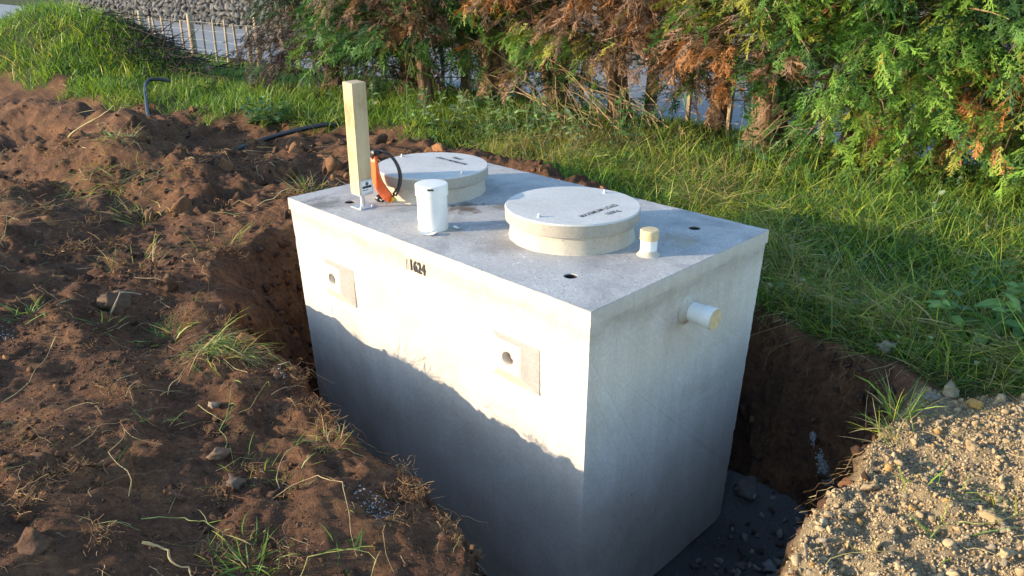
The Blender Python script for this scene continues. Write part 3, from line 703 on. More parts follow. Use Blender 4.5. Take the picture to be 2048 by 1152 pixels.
def scatter(acc, shapes, pos, size, cols, r, tilt=0.6):
    n = len(pos); R = rot_z_tilt(n, r, tilt); which = r.integers(0, len(shapes), n)
    for k, (V, F) in enumerate(shapes):
        s = which == k; m = s.sum()
        if not m: continue
        VV = np.einsum('nij,vj->nvi', R[s], V) * size[s][:, None, None] + pos[s][:, None, :]
        FF = F[None] + (np.arange(m) * len(V))[:, None, None]
        acc.add(VV.reshape(-1, 3), FF.reshape(-1, F.shape[1]), np.repeat(cols[s], len(V), 0))

# dry stone wall across the lane
WY = 15.0
swall = tag(empty('stone_wall', (-30, WY, -1.25)), 'grey dry stone wall across the lane', 'wall')
wob = Vector(swall.location)
wshapes = []
for k in range(8):
    V, F = lump_shape(ICO2, 200 + k, 0.22, 0.9); V = V * np.array([1, 0.8, 1]); me = tri_mesh('stone', V, F, np.tile(np.array([[0.105, 0.105, 0.108], [0.08, 0.08, 0.08], [0.135, 0.132, 0.128], [0.06, 0.06, 0.062]][k % 4]), (len(V), 1)), False); me.materials.append(M['stone']); wshapes.append((V, F, me))  # greys lowered so the stone colour carries the wall's shade
accw = Acc(); cnt = 0; rw = np.random.default_rng(5)
rows = 8; wz0 = -1.30
for rr in range(rows):
    x = -58 + rw.uniform(0, 0.3); rowh = 0.27
    while x < 12:
        w = rw.uniform(0.22, 0.60); k = rw.integers(0, 8)
        pos = Vector((x + w / 2, WY + rw.uniform(-0.05, 0.05) + rr * 0.03, wz0 + rr * rowh * 0.92 + rowh / 2 + rw.uniform(-0.09, 0.09)))
        sc = (w * 0.56, 0.24, rowh * rw.uniform(0.50, 0.80)); tl = rw.uniform(-0.5, 0.5)
        if -46.5 < pos.x < -26 and rr < 7 and cnt < 300 and (pos.x + rr * 3.3) % 1 > 0.0:
            o = link('stone', wshapes[k][2], None, swall); o.location = pos - wob; o.scale = sc; o.rotation_euler = (0, tl, rw.uniform(-0.2, 0.2)); cnt += 1
        else:
            c, s_ = math.cos(tl), math.sin(tl); VV = wshapes[k][0] * np.array(sc); VV = np.stack([c * VV[:, 0] + s_ * VV[:, 2], VV[:, 1], -s_ * VV[:, 0] + c * VV[:, 2]], -1) + np.array(pos - wob)
            accw.add(VV, wshapes[k][1], [(0.105, 0.105, 0.108), (0.08, 0.08, 0.08), (0.135, 0.132, 0.128), (0.06, 0.06, 0.062)][k % 4])
        x += w * 0.96
so_ = link('more_stones', accw.mesh('more_stones'), M['stone'], swall); so_['kind'] = 'stuff'
link('wall_core', bm_mesh('wall_core', box_bm(-28.5, 42, 0.12, 0.5, -0.3, 1.8)), mat_simple('wall_core_dark', (0.05, 0.048, 0.045), 1.0), swall)

# ------------------------------------------------------------------ cypress trees
def spray_shape(seed, m=6):
    """one flattened feathery cypress spray along +y, unit length"""
    r = np.random.default_rng(seed); V = []; F = []
    def tri(*p):
        i = len(V); V.extend(p); F.append((i, i + 1, i + 2))
    bend = r.uniform(-0.3, 0.3); dr = r.uniform(0.15, 0.5); full = r.uniform(0.30, 0.46)
    def ax(t): return np.array([bend * t * t, t, -dr * t * t + 0.10 * t])
    for i in range(m):
        for sd in (-1, 1):
            if r.uniform() < 0.10: continue
            t = min(0.97, max(0.02, 0.04 + 0.9 * (i + r.uniform(-0.35, 0.35)) / (m - 1)))
            l = full * math.sin(math.pi * (0.22 + 0.68 * t)) * r.uniform(0.55, 1.3); an = math.radians(r.uniform(24, 55) * (1 - 0.3 * t)); d = np.array([sd * math.sin(an), math.cos(an), r.uniform(-0.5, 0.15)])
            q = np.array([math.cos(an), -sd * math.sin(an), r.uniform(-0.2, 0.4)]); b = ax(t); w = 0.055
            tri(b - q * w * 0.5, b + q * w * 0.5, b + d * l)
            for u in (0.34, 0.64):
                s2 = r.choice([-1, 1]); c = b + d * l * u; e = c + (d * r.uniform(0.7, 1.0) + q * s2 * r.uniform(0.4, 0.8)) * l * 0.42 * (1.25 - u); tri(c - d * 0.045, c + d * 0.045, e)
                c = b + d * l * (u + 0.1); e = c + (d * r.uniform(0.7, 1.0) - q * s2 * r.uniform(0.4, 0.8)) * l * 0.42 * (1.2 - u); tri(c - d * 0.04, c + d * 0.04, e)
    a0 = ax(0); a1 = ax(0.55); a2 = ax(1.08)
    tri(a0 + [0.012, 0, 0], a0 - [0.012, 0, 0], a1 + [0, 0, 0.004]); tri(a1 + [0.03, 0, 0], a1 - [0.03, 0, 0], a2)
    return np.array(V), np.array(F)
SPR = [spray_shape(900 + k) for k in range(9)]
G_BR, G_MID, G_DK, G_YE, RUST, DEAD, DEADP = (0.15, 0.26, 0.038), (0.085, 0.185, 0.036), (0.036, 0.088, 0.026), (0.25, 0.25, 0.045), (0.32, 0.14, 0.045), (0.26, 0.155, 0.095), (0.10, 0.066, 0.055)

def tree(name, x, y, r0, H, nb, hmin, reach, pal, label, lean=(0, 0), seed=1, front=0.85, ns=24, size=(0.12, 0.30), stems=1, twigs=60, az0=-90, azs=105, hexp=1.7, droop=(0.3, 0.75), group='cypress hedge trees'):
    r = np.random.default_rng(seed); zb = gz(x, y) - 0.04
    t = tag(empty(name, (x, y, zb)), label, 'tree', group)
    # trunk
    a = Acc()
    for s in range(stems):
        k = 14; tt = np.linspace(0, 1, k); off = np.array([r.uniform(-0.12, 0.12), r.uniform(-0.1, 0.1)]) * (s > 0); ln = np.array(lean) + r.uniform(-0.12, 0.12, 2) * (s > 0)
        P = np.stack([off[0] + ln[0] * tt * H + 0.04 * np.sin(tt * 9 + s), off[1] + ln[1] * tt * H + 0.04 * np.cos(tt * 7 + s), tt * H], -1)
        R = r0 * (0.62 if s else 1.0) * (1 - 0.82 * tt) * (1 + 0.55 * np.exp(-tt * H / 0.10))
        V, F = tubes(P[None], R[None], 18); an = np.arctan2(V[:, 1] - np.repeat(P[:, 1], 18), V[:, 0] - np.repeat(P[:, 0], 18))
        f = 1 + 0.13 * np.sin(an * 5 + V[:, 2] * 2 + s) + 0.10 * vnoise(V[:, 0] * 16, V[:, 1] * 16, V[:, 2] * 4, seed)
        C = np.repeat(P, 18, 0); V = C + (V - C) * f[:, None]; a.add(V, F, (0.2, 0.14, 0.09))
    link('trunk', a.mesh('trunk', True), M['bark'], t)
    # limbs
    low = r.uniform(0, 1, nb) < 0.78
    hh = np.where(low, hmin + (2.35 - hmin) * r.uniform(0, 1, nb) ** 1.1, 2.3 + (H - 2.3) * r.uniform(0, 1, nb))
    fr = r.uniform(0, 1, nb) < front
    az = np.where(fr, np.radians(az0 + r.uniform(-azs, azs, nb)), r.uniform(0, 2 * math.pi, nb))
    Lb = reach * r.uniform(0.65, 1.12, nb) * (1 - 0.45 * hh / H); rise = r.uniform(0.15, 0.55, nb) * Lb; dr = r.uniform(droop[0], droop[1], nb) * Lb
    k = 8; tt = np.linspace(0, 1, k)[None]
    sway = r.uniform(-0.25, 0.25, nb)[:, None] * tt ** 2 * Lb[:, None]
    base = np.array([lean[0], lean[1]])[None] * hh[:, None]
    P = np.stack([base[:, :1] + np.cos(az)[:, None] * Lb[:, None] * tt - np.sin(az)[:, None] * sway, base[:, 1:] + np.sin(az)[:, None] * Lb[:, None] * tt + np.cos(az)[:, None] * sway, hh[:, None] + rise[:, None] * tt - dr[:, None] * tt ** 2.2], -1)
    P[..., 2] = np.maximum(P[..., 2], 0.06)
    R = np.interp(tt, [0, 1], [1, 0.16]) * (0.008 + 0.012 * r.uniform(0, 1, nb)[:, None]) * (Lb[:, None] / 1.3)
    V, F = tubes(P, R, 5); a = Acc(); a.add(V, F, np.repeat(np.array([[0.16, 0.105, 0.065]]), len(V), 0) * r.uniform(0.6, 1.5, nb).repeat(k * 5)[:, None])
    # bare twigs inside the crown
    if twigs:
        bi = r.integers(0, nb, twigs * 4); tk = r.uniform(0.05, 0.75, twigs * 4)
        idx = tk * (k - 1); i0 = idx.astype(int); fr_ = (idx - i0)[:, None]; p0 = P[bi, i0] * (1 - fr_) + P[bi, np.minimum(i0 + 1, k - 1)] * fr_
        d = np.stack([np.cos(az[bi]) + r.normal(0, 0.8, len(bi)), np.sin(az[bi]) + r.normal(0, 0.8, len(bi)), r.normal(-0.25, 0.55, len(bi))], -1); d /= np.linalg.norm(d, axis=1, keepdims=True)
        ln = r.uniform(0.15, 0.6, len(bi)); q = np.linspace(0, 1, 5)[None, :, None]
        kink = r.normal(0, 0.12, (len(bi), 5, 3)) * ln[:, None, None] * q
        TP = p0[:, None] + d[:, None] * ln[:, None, None] * q + kink; TP[..., 2] = np.maximum(TP[..., 2], 0.03)
        TV, TF = tubes(TP, np.linspace(0.0045, 0.0015, 5)[None] * r.uniform(0.7, 1.5, (len(bi), 1)), 3)
        a.add(TV, TF, np.repeat(np.array([[0.26, 0.19, 0.13]]), len(TV), 0) * r.uniform(0.45, 1.5, len(bi)).repeat(15)[:, None])
    link('branches', a.mesh('branches', True), M['twig'], t)
    # sprays
    # sprays gathered in clumps round the tips of side shoots
    ac = Acc(); per = np.where(hh > 2.35, 2, 6); nbi = np.repeat(np.arange(nb), per); nn = len(nbi); ntk = r.uniform(0.30, 1.0, nn) ** 0.75
    idx = ntk * (k - 1); i0 = np.minimum(idx.astype(int), k - 2); fr_ = (idx - i0)[:, None]; np0 = P[nbi, i0] * (1 - fr_) + P[nbi, i0 + 1] * fr_
    ntan = P[nbi, i0 + 1] - P[nbi, i0]; ntan /= np.linalg.norm(ntan, axis=1, keepdims=True); nside = np.stack([-np.sin(az[nbi]), np.cos(az[nbi]), np.zeros(nn)], -1) * r.choice([-1, 1], nn)[:, None]
    nA = ntan * r.uniform(0.5, 1.1, nn)[:, None] + nside * r.uniform(0.0, 1.1, nn)[:, None] + np.array([0, 0, 1]) * r.uniform(-0.5, 0.2, nn)[:, None]; nA /= np.linalg.norm(nA, axis=1, keepdims=True)
    sps = max(2, ns // 6); ni = np.repeat(np.arange(nn), sps); n = len(ni); bi = nbi[ni]; tk = ntk[ni]
    A = nA[ni] + r.normal(0, 0.30, (n, 3)) * np.array([1, 1, 0.6]); A /= np.linalg.norm(A, axis=1, keepdims=True)
    up = np.stack([r.normal(0, 0.5, n), r.normal(0, 0.5, n), np.ones(n)], -1); Rg = np.cross(A, up); Rg /= np.linalg.norm(Rg, axis=1, keepdims=True); Nn = np.cross(Rg, A)
    p0 = np0[ni] + nA[ni] * (r.uniform(-0.02, 0.22, n))[:, None] + r.normal(0, 0.035, (n, 3))
    sz = r.uniform(size[0], size[1], n) * np.where(hh[bi] > 2.35, 1.6, 1.0)
    p0[:, 2] = np.maximum(p0[:, 2], 0.10)
    cols = pal(p0[:, 0] + x, p0[:, 1] + y, p0[:, 2], tk, bi, r)
    cols = cols * r.uniform(0.85, 1.15, n)[:, None] * r.uniform(0.70, 1.30, nn)[ni][:, None]
    which = r.integers(0, len(SPR), n)
    for q, (SV, SF) in enumerate(SPR):
        s = which == q; m = s.sum()
        if not m: continue
        VV = p0[s][:, None] + sz[s][:, None, None] * (SV[None, :, 0:1] * Rg[s][:, None] + SV[None, :, 1:2] * A[s][:, None] + SV[None, :, 2:3] * Nn[s][:, None])
        FF = SF[None] + (np.arange(m) * len(SV))[:, None, None]
        tip = (0.85 + 0.35 * np.clip(SV[:, 1] + np.abs(SV[:, 0]), 0, 1))[None, :, None]
        ac.add(VV.reshape(-1, 3), FF.reshape(-1, 3), (cols[s][:, None] * tip).reshape(-1, 3))
    link('crown', ac.mesh('crown'), M['fronds'], t)
    return t

def palette(wts, patch=1.6, seed=0):
    """colours picked per spray: branch-sized patches of the listed colours, wts = [(colour, share)]"""
    cs = np.array([c for c, w in wts]); ws = np.cumsum([w for c, w in wts]); ws = ws / ws[-1]
    def f(x, y, z, tk, bi, r):
        v = vnoise(x * patch, z * patch * 1.3 + y * 0.4, seed=seed) * 0.62 + 0.5 + r.normal(0, 0.10, len(x)) + (r.uniform(-0.2, 0.2, 4000))[bi % 4000] * 0.6
        return cs[np.searchsorted(ws, np.clip(v, 0, 0.999))]
    return f
green = [(G_DK, 0.25), (G_MID, 0.35), (G_BR, 0.30), (G_YE, 0.06), (RUST, 0.04)]
left_green = [(G_BR, 0.22), (G_MID, 0.40), (G_DK, 0.22), (DEAD, 0.16)]
mixed = [(G_BR, 0.12), (G_MID, 0.12), (G_YE, 0.16), (DEAD, 0.42), (RUST, 0.26)]
dead = [((0.062, 0.044, 0.038), 0.6), ((0.035, 0.028, 0.026), 0.2), (G_DK, 0.25)]  # dead foliage colours, darkened further to paint in the shade on this tree
bright = [(G_MID, 0.22), (G_BR, 0.50), (G_YE, 0.10), (G_DK, 0.10), (RUST, 0.08)]
tree('cypress_tree', -10.0, 5.1, 0.16, 4.2, 135, 0.6, 1.75, palette(dead, 1.2, 3), 'dying cypress coloured dark for shade, with bare grey twigs at the left end of hedge', (0.10, 0.0), 11, ns=20, twigs=260, stems=3, size=(0.12, 0.26), azs=150, droop=(0.35, 0.9))
tree('cypress_tree', -7.2, 4.9, 0.10, 4.4, 120, 1.1, 1.8, palette(left_green, 1.3, 4), 'green cypress behind the timber post with slim leaning trunk', (-0.10, 0.0), 12, twigs=170, azs=120, droop=(0.25, 0.65), ns=30)
tree('cypress_tree', -6.9, 5.9, 0.17, 4.6, 110, 1.15, 1.9, palette(left_green[:2] + [(DEAD, 0.45)], 1.4, 6), 'cypress with green and brown sprays above the far lid', (0.03, 0.0), 13, twigs=190, stems=2, droop=(0.25, 0.6))
tree('cypress_tree', -4.5, 6.0, 0.13, 4.4, 130, 0.85, 2.0, palette(mixed, 1.5, 5), 'browning cypress with many slanting bare limbs mid hedge', (-0.12, -0.05), 14, twigs=220, stems=3, droop=(0.3, 0.75))
tree('cypress_tree', -2.4, 6.0, 0.20, 4.8, 110, 1.05, 1.7, palette(mixed[:3] + [(G_MID, 0.12), (DEAD, 0.30), (RUST, 0.14)], 1.4, 7), 'cypress with thick sunlit forked trunk above the right grass', (-0.04, 0.0), 15, twigs=130, stems=2, droop=(0.25, 0.6))
tree('cypress_tree', -1.15, 6.1, 0.14, 4.8, 150, 0.62, 1.5, palette(green, 1.3, 8), 'lush green cypress right of the thick sunlit trunk', (0.0, -0.03), 16, twigs=90, droop=(0.3, 0.85), ns=27)
tree('cypress_tree', -0.1, 6.5, 0.15, 4.8, 150, 0.55, 1.6, palette(bright, 1.3, 9), 'bright green cypress with rusty patches at the right edge', (0.02, -0.03), 17, twigs=90, droop=(0.3, 0.85), ns=27)
tree('cypress_tree', 1.9, 6.9, 0.15, 4.8, 90, 0.45, 1.7, palette(bright, 1.3, 10), 'green cypress just beyond the right edge of view', (0.0, 0.0), 18, twigs=30, ns=14)

shade = [(G_DK, 0.45), (G_MID, 0.2), (DEADP, 0.25), (DEAD, 0.1)]  # infill trees filling hedge gaps; shade is put into their dark colours
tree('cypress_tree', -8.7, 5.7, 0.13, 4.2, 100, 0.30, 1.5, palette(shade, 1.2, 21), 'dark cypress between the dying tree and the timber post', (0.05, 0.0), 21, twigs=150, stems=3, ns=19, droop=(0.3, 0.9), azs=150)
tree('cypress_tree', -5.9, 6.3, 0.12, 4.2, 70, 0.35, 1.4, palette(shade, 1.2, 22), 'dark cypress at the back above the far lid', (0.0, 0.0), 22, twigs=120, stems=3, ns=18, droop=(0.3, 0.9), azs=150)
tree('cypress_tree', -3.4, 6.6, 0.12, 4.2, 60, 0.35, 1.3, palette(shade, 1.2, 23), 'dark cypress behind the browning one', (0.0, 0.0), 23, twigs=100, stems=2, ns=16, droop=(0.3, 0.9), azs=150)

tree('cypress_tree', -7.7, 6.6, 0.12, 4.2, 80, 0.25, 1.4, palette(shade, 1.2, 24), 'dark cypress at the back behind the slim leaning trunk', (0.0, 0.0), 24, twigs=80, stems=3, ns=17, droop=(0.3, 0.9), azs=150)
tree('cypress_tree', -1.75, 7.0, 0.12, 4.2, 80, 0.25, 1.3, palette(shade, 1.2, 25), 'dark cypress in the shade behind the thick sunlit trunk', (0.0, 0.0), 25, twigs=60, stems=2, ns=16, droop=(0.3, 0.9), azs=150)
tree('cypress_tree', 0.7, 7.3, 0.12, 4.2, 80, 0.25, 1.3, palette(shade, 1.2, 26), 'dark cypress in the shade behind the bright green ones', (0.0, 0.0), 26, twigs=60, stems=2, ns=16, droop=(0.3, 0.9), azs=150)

# long slanting bare limbs low in the browning cypress
lim = tag(empty('fallen_limbs', (-4.2, 5.4, gz(-4.2, 5.4))), 'tangle of bare yellowish limbs slanting left below the browning cypress', 'branches')
rl = np.random.default_rng(33); a = Acc()
for i in range(46):
    b0 = np.array([rl.uniform(-0.7, 0.9), rl.uniform(-0.7, 0.5), rl.uniform(0.0, 0.25)]); d = np.array([rl.uniform(-1.3, 0.15), rl.uniform(-0.45, 0.3), rl.uniform(0.35, 1.05)]); ln = rl.uniform(0.5, 1.7)
    q = np.linspace(0, 1, 8)[:, None]; P = b0 + d * ln * q + np.cumsum(rl.normal(0, 0.022, (8, 3)), 0) + np.array([0, 0, -0.25]) * ln * q ** 2
    rr = rl.choice([0.005, 0.007, 0.010, 0.016], p=[0.35, 0.35, 0.2, 0.1]); V, F = tubes(P[None], (rr * (1 - 0.75 * q[:, 0]))[None], 6); a.add(V, F, np.array([0.33, 0.23, 0.12]) * rl.uniform(0.5, 1.3))
link('limbs', a.mesh('limbs', True), M['twig'], lim)['kind'] = 'stuff'

# cut brush lying on the mound's flank
bp = tag(empty('brush_pile', (-13.0, 3.6, gz(-13.0, 3.6))), 'dark pile of cut brushwood on the mound', 'brush'); a = Acc(); rl = np.random.default_rng(35)
for i in range(800):
    b0 = np.array([rl.normal(-0.3, 1.0), rl.normal(-0.1, 0.40), 0.0]); b0[2] = gz(-13 + b0[0], 3.6 + b0[1]) - bp.location.z + rl.uniform(0, 0.28) ** 1.2; d = rl.normal(0, 1, 3) * np.array([1, 0.6, 0.3]); d[0] += 0.6; d[2] -= 0.15; d /= np.linalg.norm(d)
    q = np.linspace(0, 1, 5)[:, None]; P = b0 + d * rl.uniform(0.25, 0.8) * q + np.cumsum(rl.normal(0, 0.02, (5, 3)), 0)
    V, F = tubes(P[None], (rl.uniform(0.004, 0.012) * (1 - 0.6 * q[:, 0]))[None], 4); a.add(V, F, np.array([0.05, 0.036, 0.03]) * rl.uniform(0.5, 1.7))
link('sticks', a.mesh('sticks', True), M['twig'], bp)['kind'] = 'stuff'

# ------------------------------------------------------------------ grass and litter
def blades(pos, az, ln, wd, th0, th1, cols, r):
    """curved tapering blades; th0 / th1 = angle from upright at root and tip"""
    n = len(pos); t = np.array([0, 0.34, 0.7, 1.0]); th = th0[:, None] + (th1 - th0)[:, None] * ((t[:-1] + t[1:]) / 2)[None]
    seg = ln[:, None] * np.diff(t)[None]; hz = np.concatenate([np.zeros((n, 1)), np.cumsum(seg * np.sin(th), 1)], 1); vt = np.concatenate([np.zeros((n, 1)), np.cumsum(seg * np.cos(th), 1)], 1)
    az2 = az[:, None] + r.normal(0, 0.25, n)[:, None] * t[None]
    C = pos[:, None] + np.stack([np.cos(az2) * hz, np.sin(az2) * hz, vt], -1)
    tw = az + r.normal(0, 0.5, n); S = np.stack([-np.sin(tw), np.cos(tw), r.normal(0, 0.3, n)], -1)
    w = wd[:, None] * np.array([0.8, 1.0, 0.7])[None] * 0.5
    Lf = C[:, :3] - S[:, None] * w[..., None]; Rt = C[:, :3] + S[:, None] * w[..., None]
    V = np.concatenate([Lf, Rt, C[:, 3:4]], 1); b = (np.arange(n) * 7)[:, None, None]
    F = np.array([[0, 3, 4], [0, 4, 1], [1, 4, 5], [1, 5, 2], [2, 5, 6]])[None] + b
    return V.reshape(-1, 3), F.reshape(-1, 3), np.repeat(cols, 7, 0)

DOCKS = [(0.90, 2.20, 0.16), (1.05, 2.40, 0.16), (0.72, 2.32, 0.13), (0.98, 2.62, 0.13), (-0.12, 2.74, 0.12), (0.28, 2.55, 0.1), (0.62, 2.72, 0.1), (0.97, 2.0, 0.1)]
GCOL = np.array([(0.105, 0.215, 0.034), (0.055, 0.130, 0.030), (0.22, 0.33, 0.040), (0.35, 0.36, 0.055), (0.44, 0.35, 0.16), (0.25, 0.17, 0.09)])
def grass_zone(acc, n, x0, x1, y0, y1, ln, wd, lay, wts, seed, dens=None, clump=0.0, dirbias=None):
    r = np.random.default_rng(seed); x = r.uniform(x0, x1, n); y = r.uniform(y0, y1, n)
    if clump:
        m = n // 9; cx = r.uniform(x0, x1, m); cy = r.uniform(y0, y1, m); c = r.integers(0, m, n); s = r.uniform(0, 1, n) < clump
        x = np.where(s, cx[c] + r.normal(0, 0.05, n), x); y = np.where(s, cy[c] + r.normal(0, 0.05, n), y)
    _, turf, _ = masks(x, y); keep = (turf > r.uniform(0.25, 0.9, n)) & (poly_sd(x, y, RIM) > 0.0) & (y < 8.4 + r.uniform(-0.3, 0.2, n))
    if x1 > 0:
        for dx_, dy_, dr_ in DOCKS: keep &= np.hypot(x - dx_, y - dy_) > dr_ * r.uniform(0.6, 1.1, n)
    if dens is not None: keep &= r.uniform(0, 1, n) < dens(x, y)
    x, y = x[keep], y[keep]; n = len(x); z = height(x, y) - 0.006
    patch = fbm(x * 1.1, y * 1.1, 3, seed + 3)
    L_ = r.uniform(ln[0], ln[1], n) * (1 + 0.45 * patch); W_ = r.uniform(wd[0], wd[1], n)
    th0 = r.uniform(0, 0.5, n) + lay * r.uniform(0, 0.9, n); th1 = th0 + r.uniform(0.2, 1.5, n)
    th0 = np.minimum(th0, 1.45); th1 = np.minimum(th1, 1.75)
    az = r.uniform(0, 2 * math.pi, n)
    if dirbias is not None: az = np.where(r.uniform(0, 1, n) < dirbias[1], dirbias[0] + r.normal(0, 0.6, n), az)
    w = np.array(wts, float); w = np.cumsum(w / w.sum()); v = np.clip(r.uniform(0, 1, n) * 0.75 + 0.125 + 0.22 * patch, 0, 0.999)
    c = GCOL[np.searchsorted(w, v)] * r.uniform(0.7, 1.3, n)[:, None]
    acc.add(*blades(np.stack([x, y, z], -1), az, L_, W_, th0, th1, c, r))

ga = Acc()
straw_near = lambda x, y: np.clip(1.2 - np.abs(y - 1.9) / 0.6, 0.0, 1)
grass_zone(ga, 30000, -2.6, 3.4, 1.7, 4.4, (0.05, 0.19), (0.003, 0.008), 1.0, (5, 5, 4, 1.0, 0.9, 0.6), 101, clump=0.6)
grass_zone(ga, 10000, -0.9, 2.6, 1.72, 2.7, (0.15, 0.42), (0.002, 0.0045), 1.3, (2, 2.5, 2.0, 1.5, 3, 1.5), 102, clump=0.3, dirbias=(-1.9, 0.5))
grass_zone(ga, 34000, -6.5, 4.2, 3.2, 7.2, (0.06, 0.21), (0.004, 0.010), 0.7, (4, 3, 6, 4, 1.0, 0.6), 103, clump=0.6)
grass_zone(ga, 9000, -4.5, 1.0, 3.2, 4.9, (0.15, 0.40), (0.003, 0.006), 1.5, (0.5, 0.5, 1, 2, 5, 3), 105, clump=0.4, dens=lambda x, y: smooth(0.2 + 1.6 * fbm(x * 1.2, y * 1.2, 2, 77)))
grass_zone(ga, 12000, -3.2, 3.4, 1.9, 5.0, (0.15, 0.40), (0.004, 0.009), 0.8, (4, 3, 5, 2.5, 1.0, 0.2), 104, clump=0.85)
r = np.random.default_rng(121); n = 9000; x = r.uniform(-5.5, 2.6, n); y = np.where(x > -2, r.uniform(1.8, 5.2, n), r.uniform(3.2, 5.2, n)); _, tf, _ = masks(x, y); k = (tf > 0.6) & (fbm(x * 1.6, y * 1.6, 3, 123) + r.normal(0, 0.12, n) > 0.02) & (poly_sd(x, y, RIM) > 0.03); x, y = x[k], y[k]; n = len(x)
c0 = np.stack([x, y, height(x, y) + r.uniform(0.02, 0.16, n)], -1); a0 = r.uniform(0, 6.28, n); ln = r.uniform(0.015, 0.055, n)[:, None]; dd = np.stack([np.cos(a0), np.sin(a0), r.normal(0.1, 0.4, n)], -1); ss = np.stack([-np.sin(a0), np.cos(a0), r.normal(0, 0.3, n)], -1)
LV = np.stack([c0, c0 + dd * ln * 0.4 + ss * ln * 0.36, c0 + dd * ln - np.array([0, 0, 0.3]) * ln, c0 + dd * ln * 0.4 - ss * ln * 0.36, c0 + dd * ln * 0.5 + np.array([0, 0, 0.08]) * ln], 1)
LF = np.array([[0, 1, 4], [1, 2, 4], [2, 3, 4], [3, 0, 4]])[None] + (np.arange(n) * 5)[:, None, None]
ga.add(LV.reshape(-1, 3), LF.reshape(-1, 3), np.repeat(np.array([(0.07, 0.16, 0.045), (0.05, 0.12, 0.045), (0.13, 0.20, 0.06), (0.20, 0.24, 0.12)])[r.integers(0, 4, n)] * r.uniform(0.7, 1.3, (n, 1)), 5, 0))
# flattened swaths of cut straw lying over the green
for sx, sy, ang, nn_, sp_ in ((-3.0, 3.75, 0.3, 700, 0.35), (-2.2, 3.9, -0.5, 800, 0.40), (-1.5, 3.5, 0.1, 700, 0.35), (-1.0, 3.2, 0.9, 500, 0.28), (-0.5, 2.5, -0.3, 500, 0.22), (0.05, 2.15, -0.2, 600, 0.22), (0.5, 2.1, 0.2, 500, 0.2), (-4.4, 3.9, 0.4, 500, 0.3), (0.9, 3.4, 0.8, 300, 0.25), (-0.1, 3.6, 0.2, 300, 0.3), (1.1, 2.05, 0.1, 260, 0.15)):
    r = np.random.default_rng(int(1000 + sx * 37 + sy * 11)); nn_ = nn_ * 2 // 3 if sx < -1.2 else nn_ // 2; x = sx + r.normal(0, sp_, nn_); y = sy + r.normal(0, sp_ * 0.45, nn_); k = poly_sd(x, y, RIM) > 0.02; x, y = x[k], y[k]; n = len(x); th = r.uniform(1.15, 1.5, n)
    ga.add(*blades(np.stack([x, y, height(x, y) + r.uniform(0.02, 0.13, n)], -1), ang + r.normal(0, 0.7, n) + math.pi * r.integers(0, 2, n), r.uniform(0.12, 0.38, n), r.uniform(0.003, 0.007, n), th, np.minimum(th + r.uniform(0, 0.5, n), 1.75), GCOL[r.choice([4, 5, 3, 2, 0], n, p=[.36, .10, .22, .20, .12])] * r.uniform(0.7, 1.25, (n, 1)), r))
go = link('meadow_grass', ga.mesh('meadow_grass'), M['grass']); tag(go, 'long tangled green and straw grass right of and behind the tank', 'grass', kind='stuff')
ga = Acc()
grass_zone(ga, 32000, -14.5, -5.6, 1.6, 7.0, (0.10, 0.30), (0.006, 0.012), 0.4, (4, 3, 6, 2.0, 0.6, 0.1), 111, clump=0.4)
grass_zone(ga, 26000, -21.5, -11.5, 0.4, 6.6, (0.12, 0.34), (0.009, 0.018), 0.4, (4, 4, 5, 1.6, 0.6, 0.2), 112, clump=0.5)
grass_zone(ga, 16000, -34, -12, 4.6, 8.3, (0.08, 0.26), (0.010, 0.022), 0.35, (2, 1, 4, 4, 4, 1), 113, clump=0.5)
grass_zone(ga, 10000, -46, -20, -3.0, 8.0, (0.2, 0.5), (0.02, 0.05), 0.4, (4, 3, 5, 3, 1, 0.3), 114)
go = link('pasture_grass', ga.mesh('pasture_grass'), M['grass']); tag(go, 'lush green pasture grass left of the hedge and over the mound', 'grass', kind='stuff')

# soil clods and crumbs
r = np.random.default_rng(41)
def clod_shape(base, seed):
    V, F = lump_shape(base, seed, 0.5, 0.62, True); q = np.random.default_rng(seed)
    V = V / np.maximum(1.0, np.linalg.norm(V, axis=1) / 1.15)[:, None]
    for f_, a_ in ((2.2, 0.18), (4.6, 0.18), (9.0, 0.12)):
        V = V * (1 + a_ * np.clip(vnoise(V[:, 0] * f_ + seed, V[:, 1] * f_, V[:, 2] * f_, seed + int(f_ * 10)), -0.7, 1))[:, None]
    return V, F
OCT = (np.array([(1, 0, 0), (-1, 0, 0), (0, 1, 0), (0, -1, 0), (0, 0, 1), (0, 0, -1)], float), np.array([(0, 2, 4), (2, 1, 4), (1, 3, 4), (3, 0, 4), (2, 0, 5), (1, 2, 5), (3, 1, 5), (0, 3, 5)]))
cs0 = [(OCT[0] * np.random.default_rng(290 + k).uniform(0.55, 1.2, (6, 1)), OCT[1]) for k in range(8)]
cs1 = [lump_shape(ICO1, 300 + k, 0.45, 0.8, False) for k in range(6)]; cs2 = [clod_shape(ICO2, 320 + k) for k in range(8)]; cs3 = [clod_shape(ICO3, 340 + k) for k in range(9)]
SOILC = np.array([(0.058, 0.032, 0.021), (0.095, 0.052, 0.031), (0.15, 0.076, 0.038), (0.22, 0.108, 0.05)])
